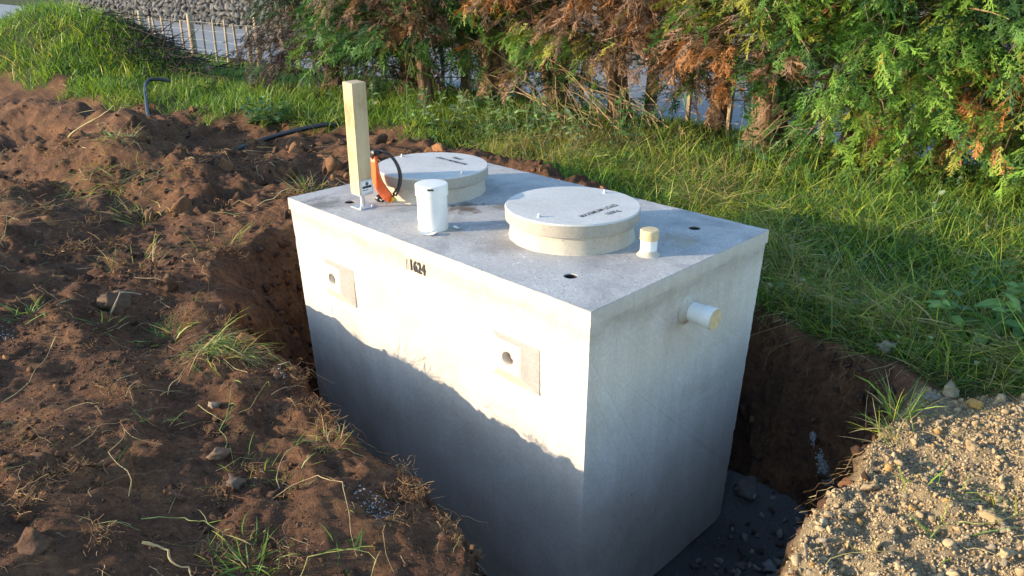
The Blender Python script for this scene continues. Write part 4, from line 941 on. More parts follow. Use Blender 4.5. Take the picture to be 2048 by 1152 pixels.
def soil_scatter(acc, n, x0, x1, y0, y1, s0, s1, shapes, power=2.5, sink=0.25, cw=(3, 4, 2.5, 1), pred=None):
    x = r.uniform(x0, x1, n); y = r.uniform(y0, y1, n); soil, _, _ = masks(x, y)
    k = (soil > 0.6) & (poly_sd(x, y, RIM) > -0.02) & (fbm(x * 1.4, y * 1.7, 3, 45) + r.normal(0, 0.25, n) > -0.05)
    if pred is not None: k &= pred(x, y)
    x, y = x[k], y[k]; n = len(x); s = s0 + (s1 - s0) * r.uniform(0, 1, n) ** power
    c = SOILC[r.choice(4, n, p=np.array(cw) / sum(cw))] * r.uniform(0.75, 1.25, (n, 1))
    scatter(acc, shapes, np.stack([x, y, height(x, y) + s * (0.55 - sink)], -1), s, c, r, 3.1)
sa = Acc()
soil_scatter(sa, 30000, -3.4, 0.6, -2.2, 0.4, 0.0015, 0.007, cs0, 1.8)
soil_scatter(sa, 5000, -3.6, 1.0, -2.3, 1.5, 0.004, 0.012, cs1, 2.0)
soil_scatter(sa, 2600, -4.5, 1.0, -2.3, 2.2, 0.006, 0.024, cs2, 2.5)
soil_scatter(sa, 110, -4.5, 1.0, -2.3, 3.2, 0.018, 0.065, cs3, 2.2, 0.75)
soil_scatter(sa, 150, -6.0, 0.2, -2.2, 0.6, 0.05, 0.13, cs3, 1.6, 0.9, (2, 4, 3, 1))
soil_scatter(sa, 4500, -11, -3.3, -2.0, 3.4, 0.006, 0.032, cs2, 3.0, 0.45)
soil_scatter(sa, 130, -11, -3.6, -1.5, 3.4, 0.04, 0.15, cs3, 2.2, 0.8)
soil_scatter(sa, 120, -7.6, -3.3, 0.8, 3.5, 0.035, 0.14, cs3, 1.8, 0.55, (0.5, 1, 3, 3))
soil_scatter(sa, 60, -3.6, -1.2, 2.4, 3.4, 0.02, 0.06, cs3, 1.6, 0.6, (1, 2, 2, 0.5))
so2 = link('soil_clods', sa.mesh('soil_clods'), M['soilbits']); tag(so2, 'loose brown crumbs and clods strewn over the stripped soil', 'soil', kind='stuff')

# gravel heap
gs1 = [lump_shape(ICO1, 400 + k, 0.42, 0.85) for k in range(10)]; gs2 = [clod_shape(ICO2, 420 + k) for k in range(10)]
GR = np.array([(0.33, 0.245, 0.145), (0.37, 0.285, 0.175), (0.28, 0.21, 0.13), (0.41, 0.33, 0.225), (0.22, 0.19, 0.15), (0.36, 0.21, 0.08)])
def gravel(acc, n, x0, x1, y0, y1, s0, s1, shapes, power):
    x = r.uniform(x0, x1, n); y = r.uniform(y0, y1, n); _, _, g = masks(x, y); k = (g > r.uniform(0.2, 0.7, n)) & (poly_sd(x, y, RIM) > -0.10); x, y = x[k], y[k]; n = len(x)
    s = s0 + (s1 - s0) * r.uniform(0, 1, n) ** power; c = GR[r.choice(6, n, p=[.32, .26, .22, .07, .10, .03])] * np.array([0.98, 0.96, 0.90]) * r.uniform(0.9, 1.12, (n, 1))
    scatter(acc, shapes, np.stack([x, y, height(x, y) + s * r.uniform(-0.1, 0.5, n)], -1), s, c, r, 3.1)
gv = Acc()
gravel(gv, 14000, 0.85, 1.9, -0.4, 1.95, 0.003, 0.009, gs1, 1.4)
gravel(gv, 22000, 0.85, 1.9, -0.4, 1.95, 0.0018, 0.006, cs0, 1.2)
gravel(gv, 1400, 0.85, 1.9, -0.4, 1.95, 0.006, 0.020, gs2, 1.8)
gravel(gv, 60, 0.85, 1.9, -0.4, 1.95, 0.014, 0.034, cs3, 1.6)
gravel(gv, 1200, 1.9, 3.5, -1.5, 2.1, 0.010, 0.03, gs1, 1.3)
gravel(gv, 1200, 0.85, 2.2, -2.0, -0.4, 0.008, 0.02, gs1, 1.3)
gvo = link('gravel_stones', gv.mesh('gravel_stones'), M['gravel']); tag(gvo, 'heap of sunlit buff gravel and clay lumps in the right foreground', 'gravel', kind='stuff')

# single stones one can pick out
def stone(x, y, size, col, seed, label, dz=0.0, flat=0.8, z=None):
    V, F = clod_shape(ICO3, seed); V = V * size * np.array([1, 1, flat / 0.75])
    me = tri_mesh('loose_stone', V, F, np.tile(np.array(col) * 0.72, (len(V), 1))); o = link('loose_stone', me, M['stone']); o.location = (x, y, (gz(x, y) if z is None else z) + size * 0.3 + dz); o.rotation_euler = (0.2, 0.1, seed)
    return tag(o, label, 'stone', 'loose stones round the pit')
stone(-3.03, -0.87, 0.115, (0.13, 0.085, 0.055), 2, 'large brown rounded stone on the soil left of the pit', -0.03, 0.62)
stone(-1.44, -1.01, 0.034, (0.30, 0.23, 0.16), 3, 'small pale pointed stone in the middle of the left soil')
stone(-1.0, -1.19, 0.045, (0.16, 0.105, 0.07), 4, 'brown stone half hidden among green blades on the left soil')
stone(0.98, 1.61, 0.052, (0.42, 0.33, 0.20), 5, 'round buff stone at the back edge of the gravel')
stone(1.10, 1.55, 0.040, (0.50, 0.30, 0.09), 6, 'orange stone beside the round buff stone')
stone(0.57, 1.86, 0.048, (0.36, 0.31, 0.25), 7, 'pale flat stone in the bank under the grass', 0.01)
stone(1.0, 2.31, 0.10, (0.26, 0.20, 0.14), 8, 'broad brown rock below the broad-leaved weeds', -0.02, 0.5)
stone(-0.78, -1.23, 0.04, (0.14, 0.10, 0.075), 9, 'dull brown stone by the green tuft in the left foreground')
stone(0.92, 1.50, 0.035, (0.24, 0.22, 0.19), 10, 'grey stone at the corner of the pit rim')
stone(0.02, 1.60, 0.11, (0.17, 0.145, 0.125), 11, 'pale wet rock at the foot of the pit wall', 0, 0.8, -1.74)
stone(0.40, 1.22, 0.05, (0.26, 0.25, 0.24), 12, 'grey rock lying on the pit floor', 0, 0.8, -1.88)
stone(0.50, 1.10, 0.06, (0.19, 0.17, 0.15), 13, 'dark rock on the pit floor under the gravel edge', 0, 0.8, -1.84)

# pale mortar crumbs spilt on the soil
mc = Acc(); pos = []; sz = []
for cx, cy, s, n in ((-0.23, -0.94, 0.035, 70), (-0.31, -0.93, 0.05, 40), (-1.42, -0.66, 0.03, 45), (-3.0, -1.5, 0.04, 40)):
    x = cx + r.normal(0, s, n); y = cy + r.normal(0, s * 0.6, n); pos.append(np.stack([x, y, height(x, y) + 0.003], -1)); sz.append(r.uniform(0.0012, 0.0055, n))
x = r.uniform(-0.9, 0.25, 160); y = r.uniform(-1.25, -0.75, 160); pos.append(np.stack([x, y, height(x, y) + 0.002], -1)); sz.append(r.uniform(0.0008, 0.0028, 160))
pos = np.concatenate(pos); sz = np.concatenate(sz); k = poly_sd(pos[:, 0], pos[:, 1], RIM) > 0
scatter(mc, gs1, pos[k], sz[k], np.full((k.sum(), 3), 0.33) * r.uniform(0.6, 1.1, (k.sum(), 1)), r, 3)
tag(link('mortar_crumbs', mc.mesh('mortar_crumbs'), M['gravel']), 'little spills of pale grey mortar crumbs on the soil', 'crumbs', kind='stuff')

# roots, straw and torn stems lying on the soil
def strands(acc, n, x0, x1, y0, y1, ln, rad, cols, seed, lift=0.01, where='soil', sides=3, kinky=0.10, stand=0.15):
    r = np.random.default_rng(seed); x = r.uniform(x0, x1, n); y = r.uniform(y0, y1, n); s_, t_, g_ = masks(x, y); m = {'soil': s_, 'turf': t_, 'gravel': g_}[where]
    k = (m > 0.5) & (poly_sd(x, y, RIM) > -0.02) & (fbm(x * 1.1, y * 1.1, 2, 47) + r.normal(0, 0.35, n) > 0); x, y = x[k], y[k]; n = len(x)
    K = 6; t = np.linspace(0, 1, K); L_ = ln[0] + (ln[1] - ln[0]) * r.uniform(0, 1, n) ** 2; az = r.uniform(0, 2 * math.pi, n)[:, None] + np.cumsum(r.normal(0, 0.28, (n, K)), 1) + r.normal(0, 0.5, n)[:, None] * t[None]
    stp = L_[:, None] / (K - 1); px = x[:, None] + np.cumsum(np.cos(az) * stp, 1); py = y[:, None] + np.cumsum(np.sin(az) * stp, 1)
    gzv = height(px.ravel(), py.ravel()).reshape(px.shape); hi = np.maximum.accumulate(gzv[:, ::-1], 1)[:, ::-1]
    base = height(x, y)[:, None]; sag = np.maximum(gzv, base - 0.25 * L_[:, None] * t[None])
    pz = sag + rad[1] + lift * r.uniform(0, 1, (n, 1)) * np.sin(np.pi * t)[None] * 2 + np.abs(r.normal(0, stand, (n, 1))) * L_[:, None] * t[None] ** 1.3
    R = (rad[0] + (rad[1] - rad[0]) * r.uniform(0, 1, n))[:, None] * np.linspace(1, 0.45, K)[None]
    V, F = tubes(np.stack([px, py, pz], -1), R, sides); c = np.array(cols)[r.integers(0, len(cols), n)] * r.uniform(0.6, 1.25, (n, 1))
    acc.add(V, F, np.repeat(c, K * sides, 0))
STR = [(0.40, 0.30, 0.14), (0.32, 0.24, 0.11), (0.46, 0.37, 0.20), (0.24, 0.16, 0.08), (0.20, 0.22, 0.08), (0.14, 0.10, 0.06)]
ROOT = [(0.20, 0.115, 0.055), (0.28, 0.17, 0.085), (0.14, 0.08, 0.042)]
st2 = Acc()
strands(st2, 1000, -3.4, 0.9, -2.2, 0.2, (0.04, 0.24), (0.0008, 0.0024), STR, 51)
strands(st2, 5200, -3.6, 0.9, -2.2, 0.2, (0.012, 0.06), (0.0003, 0.0009), ROOT, 52, 0.006, stand=0.3)
strands(st2, 1500, -9.5, -3.2, -1.6, 2.6, (0.08, 0.40), (0.0015, 0.0045), STR, 53)
strands(st2, 160, 0.9, 2.0, -0.6, 1.8, (0.05, 0.22), (0.001, 0.0024), STR, 54, where='gravel')
strands(st2, 500, -1.0, 2.6, 1.75, 2.5, (0.12, 0.5), (0.0012, 0.003), STR, 55, 0.02, where='turf')
tag(link('straw_litter', st2.mesh('straw_litter', True), M['straw']), 'scattered straw, roots and torn stems over soil and gravel', 'straw', kind='stuff')
# roots hanging out of the pit walls
rt = Acc(); n = 420; r2 = np.random.default_rng(57); RP = np.array(RIM + RIM[:1]); seg = r2.integers(0, len(RIM), n); u = r2.uniform(0, 1, n)[:, None]; pb = RP[seg] * (1 - u) + RP[seg + 1] * u
ce = np.array([-1.2, 0.5]); dn = (ce - pb); dn /= np.linalg.norm(dn, axis=1, keepdims=True); e = RP[seg + 1] - RP[seg]; nn = np.stack([-e[:, 1], e[:, 0]], -1); nn /= np.linalg.norm(nn, axis=1, keepdims=True); nn *= np.sign((nn * dn).sum(1))[:, None]
K = 6; t = np.linspace(0, 1, K)[None, :, None]; L_ = r2.uniform(0.03, 0.22, n)[:, None, None]; b0 = pb + nn * r2.uniform(0.0, 0.05, n)[:, None]; z0 = H1(pb[:, 0] - nn[:, 0] * 0.05, pb[:, 1] - nn[:, 1] * 0.05) - np.abs(r2.normal(0, 0.18, n))
zb_ = np.where(r2.uniform(0, 1, n) < 0.4, z0 + 0.05, z0)
P = np.concatenate([b0[:, None] + nn[:, None] * L_ * (0.25 + 0.35 * t) * t + r2.normal(0, 0.25, (n, K, 2)) * L_ * t * 0.5, zb_[:, None, None] - L_ * (t ** 1.5) * r2.uniform(0.4, 1.1, n)[:, None, None]], 2)
V, F = tubes(P, r2.uniform(0.0006, 0.002, (n, 1)) * np.linspace(1, 0.4, K)[None], 3); rt.add(V, F, np.repeat(np.array(ROOT + STR[:3])[r2.integers(0, 6, n)], K * 3, 0))
tag(link('hanging_roots', rt.mesh('hanging_roots', True), M['straw']), 'fine roots and straws hanging from the rim of the pit', 'roots', kind='stuff')
q = r2.uniform(0, 1, 900); lp = np.stack([0.33 + 0.17 * q, 1.658 - 0.06 * q, -1.20 - 0.25 * q], -1) + np.stack([r2.normal(0, 0.02, 900) * (0.35 + q), r2.normal(0, 0.006, 900), r2.normal(0, 0.008, 900)], -1); lm = Acc()
scatter(lm, gs1, lp, r2.uniform(0.0015, 0.0055, 900), np.full((900, 3), 0.5) * r2.uniform(0.6, 1.05, (900, 1)), r2, 3)
tag(link('lime_smear', lm.mesh('lime_smear', True), M['gravel']), 'white lime smear running down the dark pit wall', 'lime', kind='stuff')
# clods standing proud of the pit walls, crumbs fallen on the floor
wc = Acc(); ids = np.nonzero((steep.ravel() > 0.35) & (V_GROUND[:, 2] < -0.6) & (V_GROUND[:, 2] > -1.9))[0]; ids = r2.choice(ids, 1500); sz = 0.008 + 0.032 * r2.uniform(0, 1, 1500) ** 2.2
scatter(wc, cs2 + cs3[:2], V_GROUND[ids] + r2.normal(0, 0.01, (1500, 3)), sz, SOILC[r2.choice(4, 1500, p=[.5, .4, .1, 0])] * r2.uniform(0.8, 1.25, (1500, 1)), r2, 3)
n = 1600; x = r2.uniform(0.0, 1.0, n) ** 0.7 * 1.0; y = r2.uniform(-0.5, 1.6, n); z = -1.9 + 0.30 * smooth((x - 0.42) / 0.5) + 0.25 * smooth((y - 1.32) / 0.35); sz = 0.003 + 0.032 * r2.uniform(0, 1, n) ** 4
scatter(wc, cs2, np.stack([x, y, z + 0.005], -1), sz, np.array([(0.07, 0.05, 0.04), (0.12, 0.11, 0.11), (0.22, 0.20, 0.18)])[r2.integers(0, 3, n)], r2, 3)
tag(link('pit_clods', wc.mesh('pit_clods'), M['soilbits']), 'clods of earth clinging to the pit walls and fallen on its floor', 'soil', kind='stuff')

# ------------------------------------------------------------------ single tufts and stalks that stand out
def tuft(x, y, n, ln, spread, wd, wts, seed, label, lay=0.5, az=None, lift=0.0, name='grass_tuft'):
    r = np.random.default_rng(seed); ox = r.normal(0, spread, n); oy = r.normal(0, spread * 0.8, n); zz = height(x + ox, y + oy); z0 = gz(x, y)
    inside = poly_sd(x + ox, y + oy, RIM) < 0.02; zz = np.where(inside, z0 + 0.01, np.minimum(zz, z0 + 0.1))
    pos = np.stack([ox, oy, zz - z0 - 0.004 + lift * r.uniform(0, 1, n)], -1); w = np.cumsum(np.array(wts, float) / sum(wts))
    c = GCOL[np.searchsorted(w, r.uniform(0, 0.999, n))] * r.uniform(0.75, 1.3, (n, 1)); a_ = np.arctan2(oy, ox) + r.normal(0, 0.9, n) if az is None else az + r.normal(0, 0.7, n)
    th0 = np.minimum(r.uniform(0.05, 0.7, n) + (lay + (0.7 if wd[1] < 0.012 and lay > 0.3 else 0)) * r.uniform(0.1, 0.9, n), 1.5); V, F, C = blades(pos, a_, r.uniform(ln[0], ln[1], n), r.uniform(wd[0], wd[1], n), th0, np.minimum(th0 + r.uniform(0.1, 1.1, n), 1.9), c, r)
    a = Acc(); a.add(V, F, C); o = link(name, a.mesh(name), M['grass']); o.location = (x, y, z0)
    return tag(o, label, 'grass tuft', 'grass tufts on soil and gravel')
GR_ = (3, 2, 4, 2, 1, .2); MX = (2, 2, 2, 2, 3, 1); ST = (.5, .5, .8, 2, 5, 2)
tuft(-2.42, -0.80, 70, (0.06, 0.18), 0.07, (0.004, 0.008), (3, 4, 3, 2, 2, .5), 501, 'upright grey-green tuft at the left corner of the pit', 0.4)
tuft(-1.95, -0.78, 260, (0.12, 0.32), 0.09, (0.0025, 0.005), MX, 502, 'flattened heap of cut grass on the pit rim', 2.2, 0.3, 0.03)
tuft(-1.75, -0.70, 100, (0.10, 0.24), 0.06, (0.002, 0.004), ST, 503, 'straw-coloured bundle overhanging the pit rim', 2.2, 0.5, 0.02)
tuft(-0.34, -1.40, 110, (0.05, 0.14), 0.055, (0.003, 0.006), GR_, 504, 'bright green tuft in the bottom left foreground', 0.5)
tuft(-0.86, -1.15, 40, (0.05, 0.13), 0.06, (0.002, 0.004), GR_, 505, 'loose green tuft in the middle of the left soil', 0.8)
tuft(-0.62, -1.08, 36, (0.04, 0.12), 0.06, (0.002, 0.005), GR_, 506, 'sprawling green blades right of the loose green tuft', 0.9)
tuft(-0.80, -0.80, 120, (0.05, 0.15), 0.05, (0.002, 0.004), ST, 507, 'straw tuft with rusty roots on the rim by the tank', 0.9)
tuft(-6.2, 0.30, 150, (0.10, 0.26), 0.09, (0.004, 0.008), (1, 1, 2, 4, 5, 1), 508, 'yellowing tuft on the crest of the left spoil ridge', 1.4)
tuft(-5.6, 0.10, 260, (0.15, 0.40), 0.34, (0.003, 0.007), (1.5, 1.5, 2, 2, 5, 2), 509, 'flattened grass mat on the face of the spoil ridge', 2.4, -0.9)
tuft(-3.5, 0.0, 60, (0.10, 0.28), 0.08, (0.003, 0.007), MX, 510, 'thin straw spikes left of the tank corner', 0.9)
tuft(-4.76, -0.10, 130, (0.08, 0.24), 0.10, (0.005, 0.009), ST, 511, 'domed straw stubble clod in the left middle ground', 0.7)
tuft(-3.1, -1.35, 26, (0.08, 0.18), 0.05, (0.006, 0.012), GR_, 512, 'small leafy green sprout at the left edge', 0.9)
tuft(0.88, 1.21, 34, (0.14, 0.30), 0.030, (0.004, 0.008), (2, 1, 5, 3, 2, .2), 513, 'tall bright tuft at the pit edge of the gravel', 0.2)
tuft(0.93, 1.02, 40, (0.10, 0.22), 0.05, (0.002, 0.005), (1, 1, 3, 3, 4, 1), 514, 'yellowish bent tuft below the tall bright tuft', 0.8, 3.0)
tuft(1.25, 0.62, 26, (0.08, 0.20), 0.06, (0.002, 0.005), (2, 1, 4, 3, 1, .2), 515, 'sparse green blades in the middle of the gravel', 0.9)
tuft(1.36, 0.40, 22, (0.08, 0.2), 0.06, (0.002, 0.005), (2, 1, 4, 3, 1, .2), 516, 'sparse green blades low in the gravel', 0.9)
tuft(1.47, 0.72, 26, (0.08, 0.18), 0.05, (0.002, 0.005), (2, 1, 4, 3, 1, .2), 517, 'thin green blades at the right edge of gravel', 0.7)
tuft(-4.0, 1.05, 70, (0.12, 0.30), 0.12, (0.004, 0.008), MX, 518, 'wispy tuft on the red soil behind the left tank corner', 0.8)
tuft(-7.3, 3.15, 120, (0.15, 0.35), 0.22, (0.006, 0.011), (2, 1, 4, 4, 2, .2), 519, 'sunlit tuft beside the lying black pipe', 0.4)
tuft(-1.42, -1.30, 22, (0.06, 0.16), 0.05, (0.003, 0.005), MX, 520, 'short mixed tuft near the zigzag stalk', 1.0)
tuft(-2.75, -1.05, 30, (0.08, 0.22), 0.07, (0.003, 0.006), MX, 521, 'faded blades lying beside the large brown stone', 1.2)
tuft(-3.7, -0.55, 70, (0.10, 0.26), 0.12, (0.004, 0.007), MX, 522, 'faded blades scattered behind the large brown stone', 1.1)
tuft(-0.10, -1.20, 26, (0.04, 0.12), 0.05, (0.003, 0.005), GR_, 523, 'green blades left of the mortar crumbs', 0.9)

def stalk(pts, label, col=(0.43, 0.32, 0.15), rad=0.0020, lifts=None, nodes=3, seed=0, leaf=True):
    r = np.random.default_rng(600 + seed); P = []; n = len(pts); lifts = lifts or [0.006] + [0.03] * (n - 2) + [0.02]
    for (x, y), l in zip(pts, lifts): P.append((x, y, gz(x, y) + l))
    o0 = np.array(P[0]); Q = [np.array(q) - o0 for q in P]; C = []
    for a_, b_ in zip(Q[:-1], Q[1:]):
        dv = b_ - a_; bow = np.cross(dv, (0, 0, 1)) * r.normal(0, 0.10)
        for t_ in np.linspace(0, 1, 5, endpoint=False): C.append(a_ + dv * t_ + bow * math.sin(math.pi * t_) + r.normal(0, 0.0012, 3))
    C = np.array(C + [Q[-1]]); m = len(C)
    V, F = tubes(C[None], (rad * np.linspace(1, 0.35, m) * (1 + 0.25 * np.sin(np.arange(m) * 1.3)))[None], 6); a = Acc(); a.add(V, F, np.array(col))
    root = empty('grass_stalk', tuple(o0)); tag(root, label, 'stalk', 'long stalks lying on the ground')
    link('stem', a.mesh('stem', True), M['straw'], root)
    if leaf:
        k = nodes * 2; i = r.integers(m // 3, m, k); pos = C[i]; a2 = Acc(); cl = GCOL[r.choice([2, 3, 4, 0], k)] * r.uniform(0.8, 1.3, (k, 1))
        a2.add(*blades(pos, r.uniform(0, 6.28, k), r.uniform(0.04, 0.11, k), r.uniform(0.003, 0.006, k), r.uniform(0.5, 1.2, k), r.uniform(1.2, 1.9, k), cl, r)); link('leaf_blades', a2.mesh('leaf_blades'), M['grass'], root)['kind'] = 'stuff'
    return root
stalk([(-0.93, -1.58), (-1.07, -1.53), (-1.24, -1.54), (-1.36, -1.44), (-1.15, -1.36)], 'zigzag bent yellow stalk in the left foreground', lifts=[0.005, 0.04, 0.06, 0.09, 0.03], seed=1, nodes=1)
stalk([(-2.2, -1.72), (-2.25, -1.58), (-2.34, -1.47), (-2.47, -1.37)], 'forked yellow stalk rising at the left edge', lifts=[0.005, 0.03, 0.06, 0.13], seed=2, nodes=1)
stalk([(-0.59, -1.18), (-0.5, -1.02), (-0.36, -1.0), (-0.22, -1.06), (-0.10, -1.12)], 'long arched pale stalk beside the mortar crumbs', (0.40, 0.30, 0.15), lifts=[0.01, 0.05, 0.06, 0.03, 0.01], seed=3)
stalk([(-0.61, -1.12), (-0.76, -1.01), (-0.81, -0.88), (-0.79, -0.74)], 'curving straw stalk running up to the pit rim', lifts=[0.005, 0.05, 0.05, 0.04], seed=4, nodes=2)
stalk([(-1.0, -1.18), (-1.2, -1.1), (-1.33, -0.98), (-1.42, -0.89)], 'leafy green stalk across the middle of the left soil', (0.20, 0.24, 0.08), lifts=[0.0, 0.04, 0.06, 0.07], seed=5)
stalk([(-1.46, -1.08), (-1.28, -1.04), (-1.24, -0.93), (-1.30, -0.80)], 'curved hooked stalk above the leafy green stalk', (0.34, 0.30, 0.11), lifts=[0.05, 0.01, 0.02, 0.10], seed=6, nodes=1)
stalk([(-0.55, -1.66), (-0.50, -1.60), (-0.42, -1.57), (-0.36, -1.58)], 'short thick yellow stalk at the bottom left edge', lifts=[0.07, 0.06, 0.03, 0.0], seed=7, nodes=0, leaf=False, rad=0.005)
stalk([(-0.74, -1.60), (-0.66, -1.48), (-0.58, -1.44), (-0.48, -1.42), (-0.40, -1.44)], 'green branching stalk left of the bright green tuft', (0.24, 0.27, 0.08), lifts=[0.06, 0.07, 0.07, 0.05, 0.01], seed=8, nodes=2)
stalk([(-0.10, -1.42), (-0.14, -1.28), (-0.05, -1.16), (0.02, -1.12), (0.05, -1.2)], 'tall arching yellow stalk at the bottom of the soil', (0.50, 0.42, 0.12), lifts=[0.0, 0.10, 0.13, 0.09, 0.02], seed=9)
stalk([(0.98, -0.12), (1.08, 0.01), (1.16, 0.11), (1.24, 0.21)], 'yellow stalk poking out of the gravel over the pit', (0.50, 0.42, 0.14), lifts=[0.03, 0.03, 0.03, 0.01], seed=10, nodes=1)
stalk([(-1.55, -0.62), (-1.50, -0.58), (-1.46, -0.50), (-1.44, -0.46)], 'pale dead stalk sticking out over the dark pit', (0.40, 0.33, 0.22), lifts=[0.02, 0.05, 0.0, 0.3], seed=11, leaf=False)
stalk([(-2.9, -0.98), (-2.92, -0.90), (-2.86, -0.80)], 'pale stick lying over the large brown stone', (0.36, 0.29, 0.20), lifts=[0.03, 0.13, 0.10], seed=12, leaf=False, rad=0.006)
stalk([(-6.9, 0.05), (-6.6, 0.15), (-6.35, 0.25), (-6.2, 0.32)], 'forked pale stalk on the spoil ridge crest', (0.42, 0.36, 0.16), lifts=[0.02, 0.12, 0.22, 0.30], seed=13, nodes=3, rad=0.008)
stalk([(1.30, 0.30), (1.36, 0.45), (1.46, 0.55), (1.55, 0.7)], 'bent green runner crossing the gravel', (0.30, 0.32, 0.09), lifts=[0.005, 0.03, 0.03, 0.02], seed=14, nodes=3, rad=0.0026)

# ------------------------------------------------------------------ fibrous rusty root clumps on the soil
fc = Acc(); r = np.random.default_rng(71)
for i in range(70):
    if i < 34: x, y, s = r.uniform(-2.6, 0.1), r.uniform(-2.0, -0.7), r.uniform(0.015, 0.05)
    elif i < 50:
        k = r.integers(1, 9); u = r.uniform(); x = RIM[k][0] * (1 - u) + RIM[k + 1][0] * u; y = RIM[k][1] * (1 - u) + RIM[k + 1][1] * u - 0.03; s = r.uniform(0.02, 0.05)
    else: x, y, s = r.uniform(-7, -3.2), r.uniform(-1.0, 1.2), r.uniform(0.04, 0.10)
    n = 55; b = r.normal(0, 1, (n, 3)) * np.array([1, 0.8, 0.45]) * s * 0.8; z0 = gz(x, y)
    d = r.normal(0, 1, (n, 3)); d[:, 2] = np.abs(d[:, 2]) * 0.5; q = np.linspace(0, 1, 4)[None, :, None]
    P = np.array([x, y, z0]) + b[:, None] + d[:, None] * s * 0.6 * q + np.cumsum(r.normal(0, 0.14, (n, 4, 3)), 1) * s; P[..., 2] = np.maximum(P[..., 2], z0 - 0.01)
    V, F = tubes(P, np.full((n, 4), max(0.0006, s * 0.022)), 3); c = np.array([(0.34, 0.17, 0.07), (0.26, 0.13, 0.055), (0.42, 0.27, 0.12)])[r.integers(0, 3, n)] * r.uniform(0.6, 1.2, (n, 1)); fc.add(V, F, np.repeat(c, 12, 0))
tag(link('root_fibres', fc.mesh('root_fibres', True), M['straw']), 'matted rusty root fibres caught in the turned soil', 'roots', kind='stuff')

# ------------------------------------------------------------------ black pipes
def hose(pts, rad, label, sides=14):
    P = [np.array((x, y, z)) for x, y, z in pts]; o0 = P[0]; me = tube_mesh('black_pipe', [p_ - o0 for p_ in P], rad, sides, 10); o = link('black_pipe', me, M['hose']); o.location = tuple(o0); return tag(o, label, 'pipe', 'black polythene pipes')
hose([(-10.9, 2.72, gz(-10.9, 2.72) + 0.18), (-11.0, 2.58, gz(-11.0, 2.58) + 0.24), (-11.0, 2.42, gz(-11.0, 2.42) + 0.25), (-10.8, 2.28, gz(-10.8, 2.28) + 0.18), (-10.45, 2.14, gz(-10.45, 2.14) + 0.10), (-10.15, 2.02, gz(-10.15, 2.02) + 0.03), (-9.8, 1.9, gz(-9.8, 1.9) - 0.05)], 0.027, 'black pipe hooping up out of the grass at left')
hose([(-7.62, 2.15, gz(-7.62, 2.15) + 0.02), (-7.42, 2.50, gz(-7.42, 2.5) + 0.05), (-7.2, 2.82, gz(-7.2, 2.82) + 0.06), (-7.0, 3.12, gz(-7.0, 3.12) + 0.05), (-6.9, 3.3, gz(-6.9, 3.3) - 0.03)], 0.032, 'black pipe lying in the soil behind the tank corner')

# ------------------------------------------------------------------ broad-leaved weeds
def leaf_mesh(name, col, wr, seed, fold=0.25, droop=0.35):
    q = np.random.default_rng(seed); k = 8; t = np.linspace(0, 1, k); w = wr * np.sin(np.pi * t ** 0.75) ** 0.9 * 0.5 + 0.008; V = []
    for i in range(k):
        c = np.array([0, t[i], 0.10 * t[i] - droop * t[i] ** 2])
        for u in (-1, -0.5, 0, 0.5, 1): V.append(c + np.array([u * w[i], 0, abs(u) * w[i] * fold + 0.015 * math.sin(t[i] * 17 + u * 3)]))
    idx = np.arange(k * 5).reshape(k, 5); F = np.stack([idx[:-1, :-1], idx[:-1, 1:], idx[1:, 1:], idx[1:, :-1]], -1).reshape(-1, 4); C = np.tile(np.array(col), (k * 5, 1)); C[2::5] *= 1.35
    me = tri_mesh(name, np.array(V), F, C, True); me.materials.append(M['leaf']); return me
LEAF = {'dock': [leaf_mesh('leaf', c, 0.46, i, 0.25, 0.4) for i, c in enumerate(((0.11, 0.22, 0.06), (0.085, 0.18, 0.055), (0.16, 0.27, 0.065)))],
        'pale': [leaf_mesh('leaf', c, 0.62, 10 + i, 0.15, 0.25) for i, c in enumerate(((0.28, 0.34, 0.17), (0.20, 0.29, 0.11)))],
        'dark': [leaf_mesh('leaf', c, 0.70, 20 + i, 0.15, 0.3) for i, c in enumerate(((0.06, 0.14, 0.045), (0.08, 0.175, 0.05)))]}
def weed(x, y, n, ll, h, kind, seed, label, stems=1):
    h = h + 0.07
    r = np.random.default_rng(seed); t = tag(empty('leafy_weed', (x, y, gz(x, y))), label, 'weed', 'broad-leaved weeds in the grass'); per = max(1, n // stems); lean = []
    for s in range(stems):
        b = np.array([r.normal(0, 0.03), r.normal(0, 0.03), -0.01]) * (1 + stems * 0.3); tip = b + np.array([r.normal(0, 0.18) * h * 2, r.normal(0, 0.18) * h * 2, h * r.uniform(0.75, 1.1)]); mid = (b + tip) / 2 + r.normal(0, 0.03, 3) * h
        me = tube_mesh('stem', [b, mid, tip], 0.004, 5, 5, [0.004, 0.0025]); me.materials.append(M['leafstem']); link('stem', me, None, t)
        for i in range(per):
            f = (i + 0.5) / per; p_ = b * (1 - f) ** 2 + 2 * mid * f * (1 - f) + tip * f * f; o = link('leaf', LEAF[kind][r.integers(0, len(LEAF[kind]))], None, t); o.location = p_
            az = i * 2.4 + r.normal(0, 0.4); sc = 1.35 * ll * r.uniform(0.7, 1.15) * (1.15 - 0.55 * f); o.scale = (sc, sc, sc); o.rotation_euler = (r.uniform(-0.1, 0.75) * (0.3 + f), r.normal(0, 0.25), az)
    return t
M['leafstem'] = mat_simple('green_stem', (0.14, 0.18, 0.06), 0.6)
weed(0.90, 2.20, 24, 0.14, 0.20, 'dock', 801, 'dock plant with big oval leaves above the flat brown rock', 2)
weed(1.05, 2.40, 26, 0.13, 0.24, 'dock', 802, 'tall leafy dock at the right edge of the shaded grass', 2)
weed(0.72, 2.32, 18, 0.10, 0.20, 'dock', 803, 'dock with upright pale tips left of the big dock', 2)
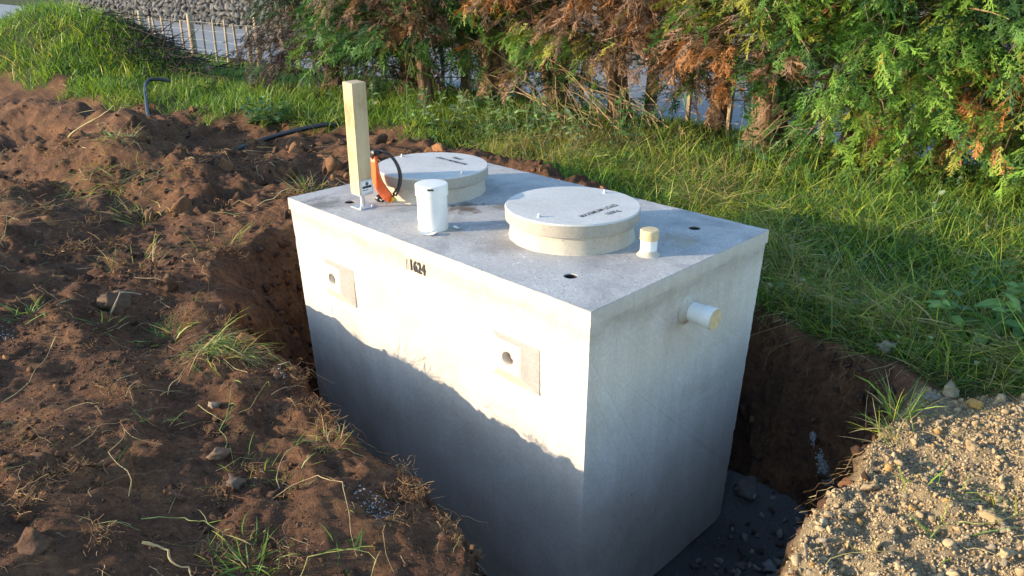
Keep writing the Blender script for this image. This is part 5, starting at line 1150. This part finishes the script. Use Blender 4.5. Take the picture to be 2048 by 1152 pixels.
weed(0.98, 2.62, 14, 0.10, 0.26, 'dock', 804, 'dock plant behind the big oval-leaved dock', 2)
weed(-0.12, 2.74, 9, 0.09, 0.10, 'dock', 805, 'low round-leaved weed right of the tank corner')
weed(0.28, 2.55, 10, 0.07, 0.12, 'dark', 806, 'dark small-leaved weed midway along the grass bank', 2)
weed(0.62, 2.72, 16, 0.06, 0.22, 'dark', 807, 'dark bushy weed behind the docks', 3)
weed(0.80, 3.10, 16, 0.07, 0.22, 'dark', 808, 'dark leafy weed far right in the shaded grass', 3)
weed(0.05, 4.15, 14, 0.06, 0.30, 'pale', 809, 'pale grey-leaved weed standing in the lit grass', 2)
weed(-0.75, 4.9, 14, 0.07, 0.28, 'pale', 810, 'pale weed below the green cypress skirt', 2)
weed(0.62, 1.92, 14, 0.035, 0.09, 'pale', 811, 'tiny grey-green weed on the lip of the pit', 3)
weed(-2.95, 4.05, 10, 0.10, 0.12, 'dark', 812, 'low dark broad leaves behind the near lid')
for i, (x, y, h, k, lb) in enumerate(((-5.5, 3.9, 0.36, 'pale', 'tall stalky weed left of the far lid'), (-5.15, 4.25, 0.46, 'pale', 'tallest stalky weed above the far lid'), (-4.8, 4.0, 0.40, 'dock', 'green stalky weed above the far lid lettering'), (-4.55, 4.45, 0.42, 'pale', 'grey stalky weed behind the green stalky weed'),
        (-4.2, 3.95, 0.34, 'dock', 'bushy green weed over the back edge of the roof'), (-3.75, 4.3, 0.40, 'pale', 'slender weed between the two lids'), (-3.5, 4.9, 0.55, 'dark', 'ivy-covered stem at the foot of the browning cypress'), (-2.0, 5.0, 0.55, 'dark', 'dark ivy clump left of the thick sunlit trunk'),
        (-5.9, 3.75, 0.32, 'dock', 'yellow-green weed just right of the timber post'), (-8.0, 2.75, 0.18, 'dark', 'low dark weed on the turf edge by the lying pipe'), (-7.75, 2.95, 0.16, 'dark', 'low dark weed behind the lying pipe'), (-6.9, 3.55, 0.34, 'pale', 'stalky weed left of the timber post'))):
    weed(x, y, 64, 0.095, h + 0.10, k, 830 + i, lb, 8)
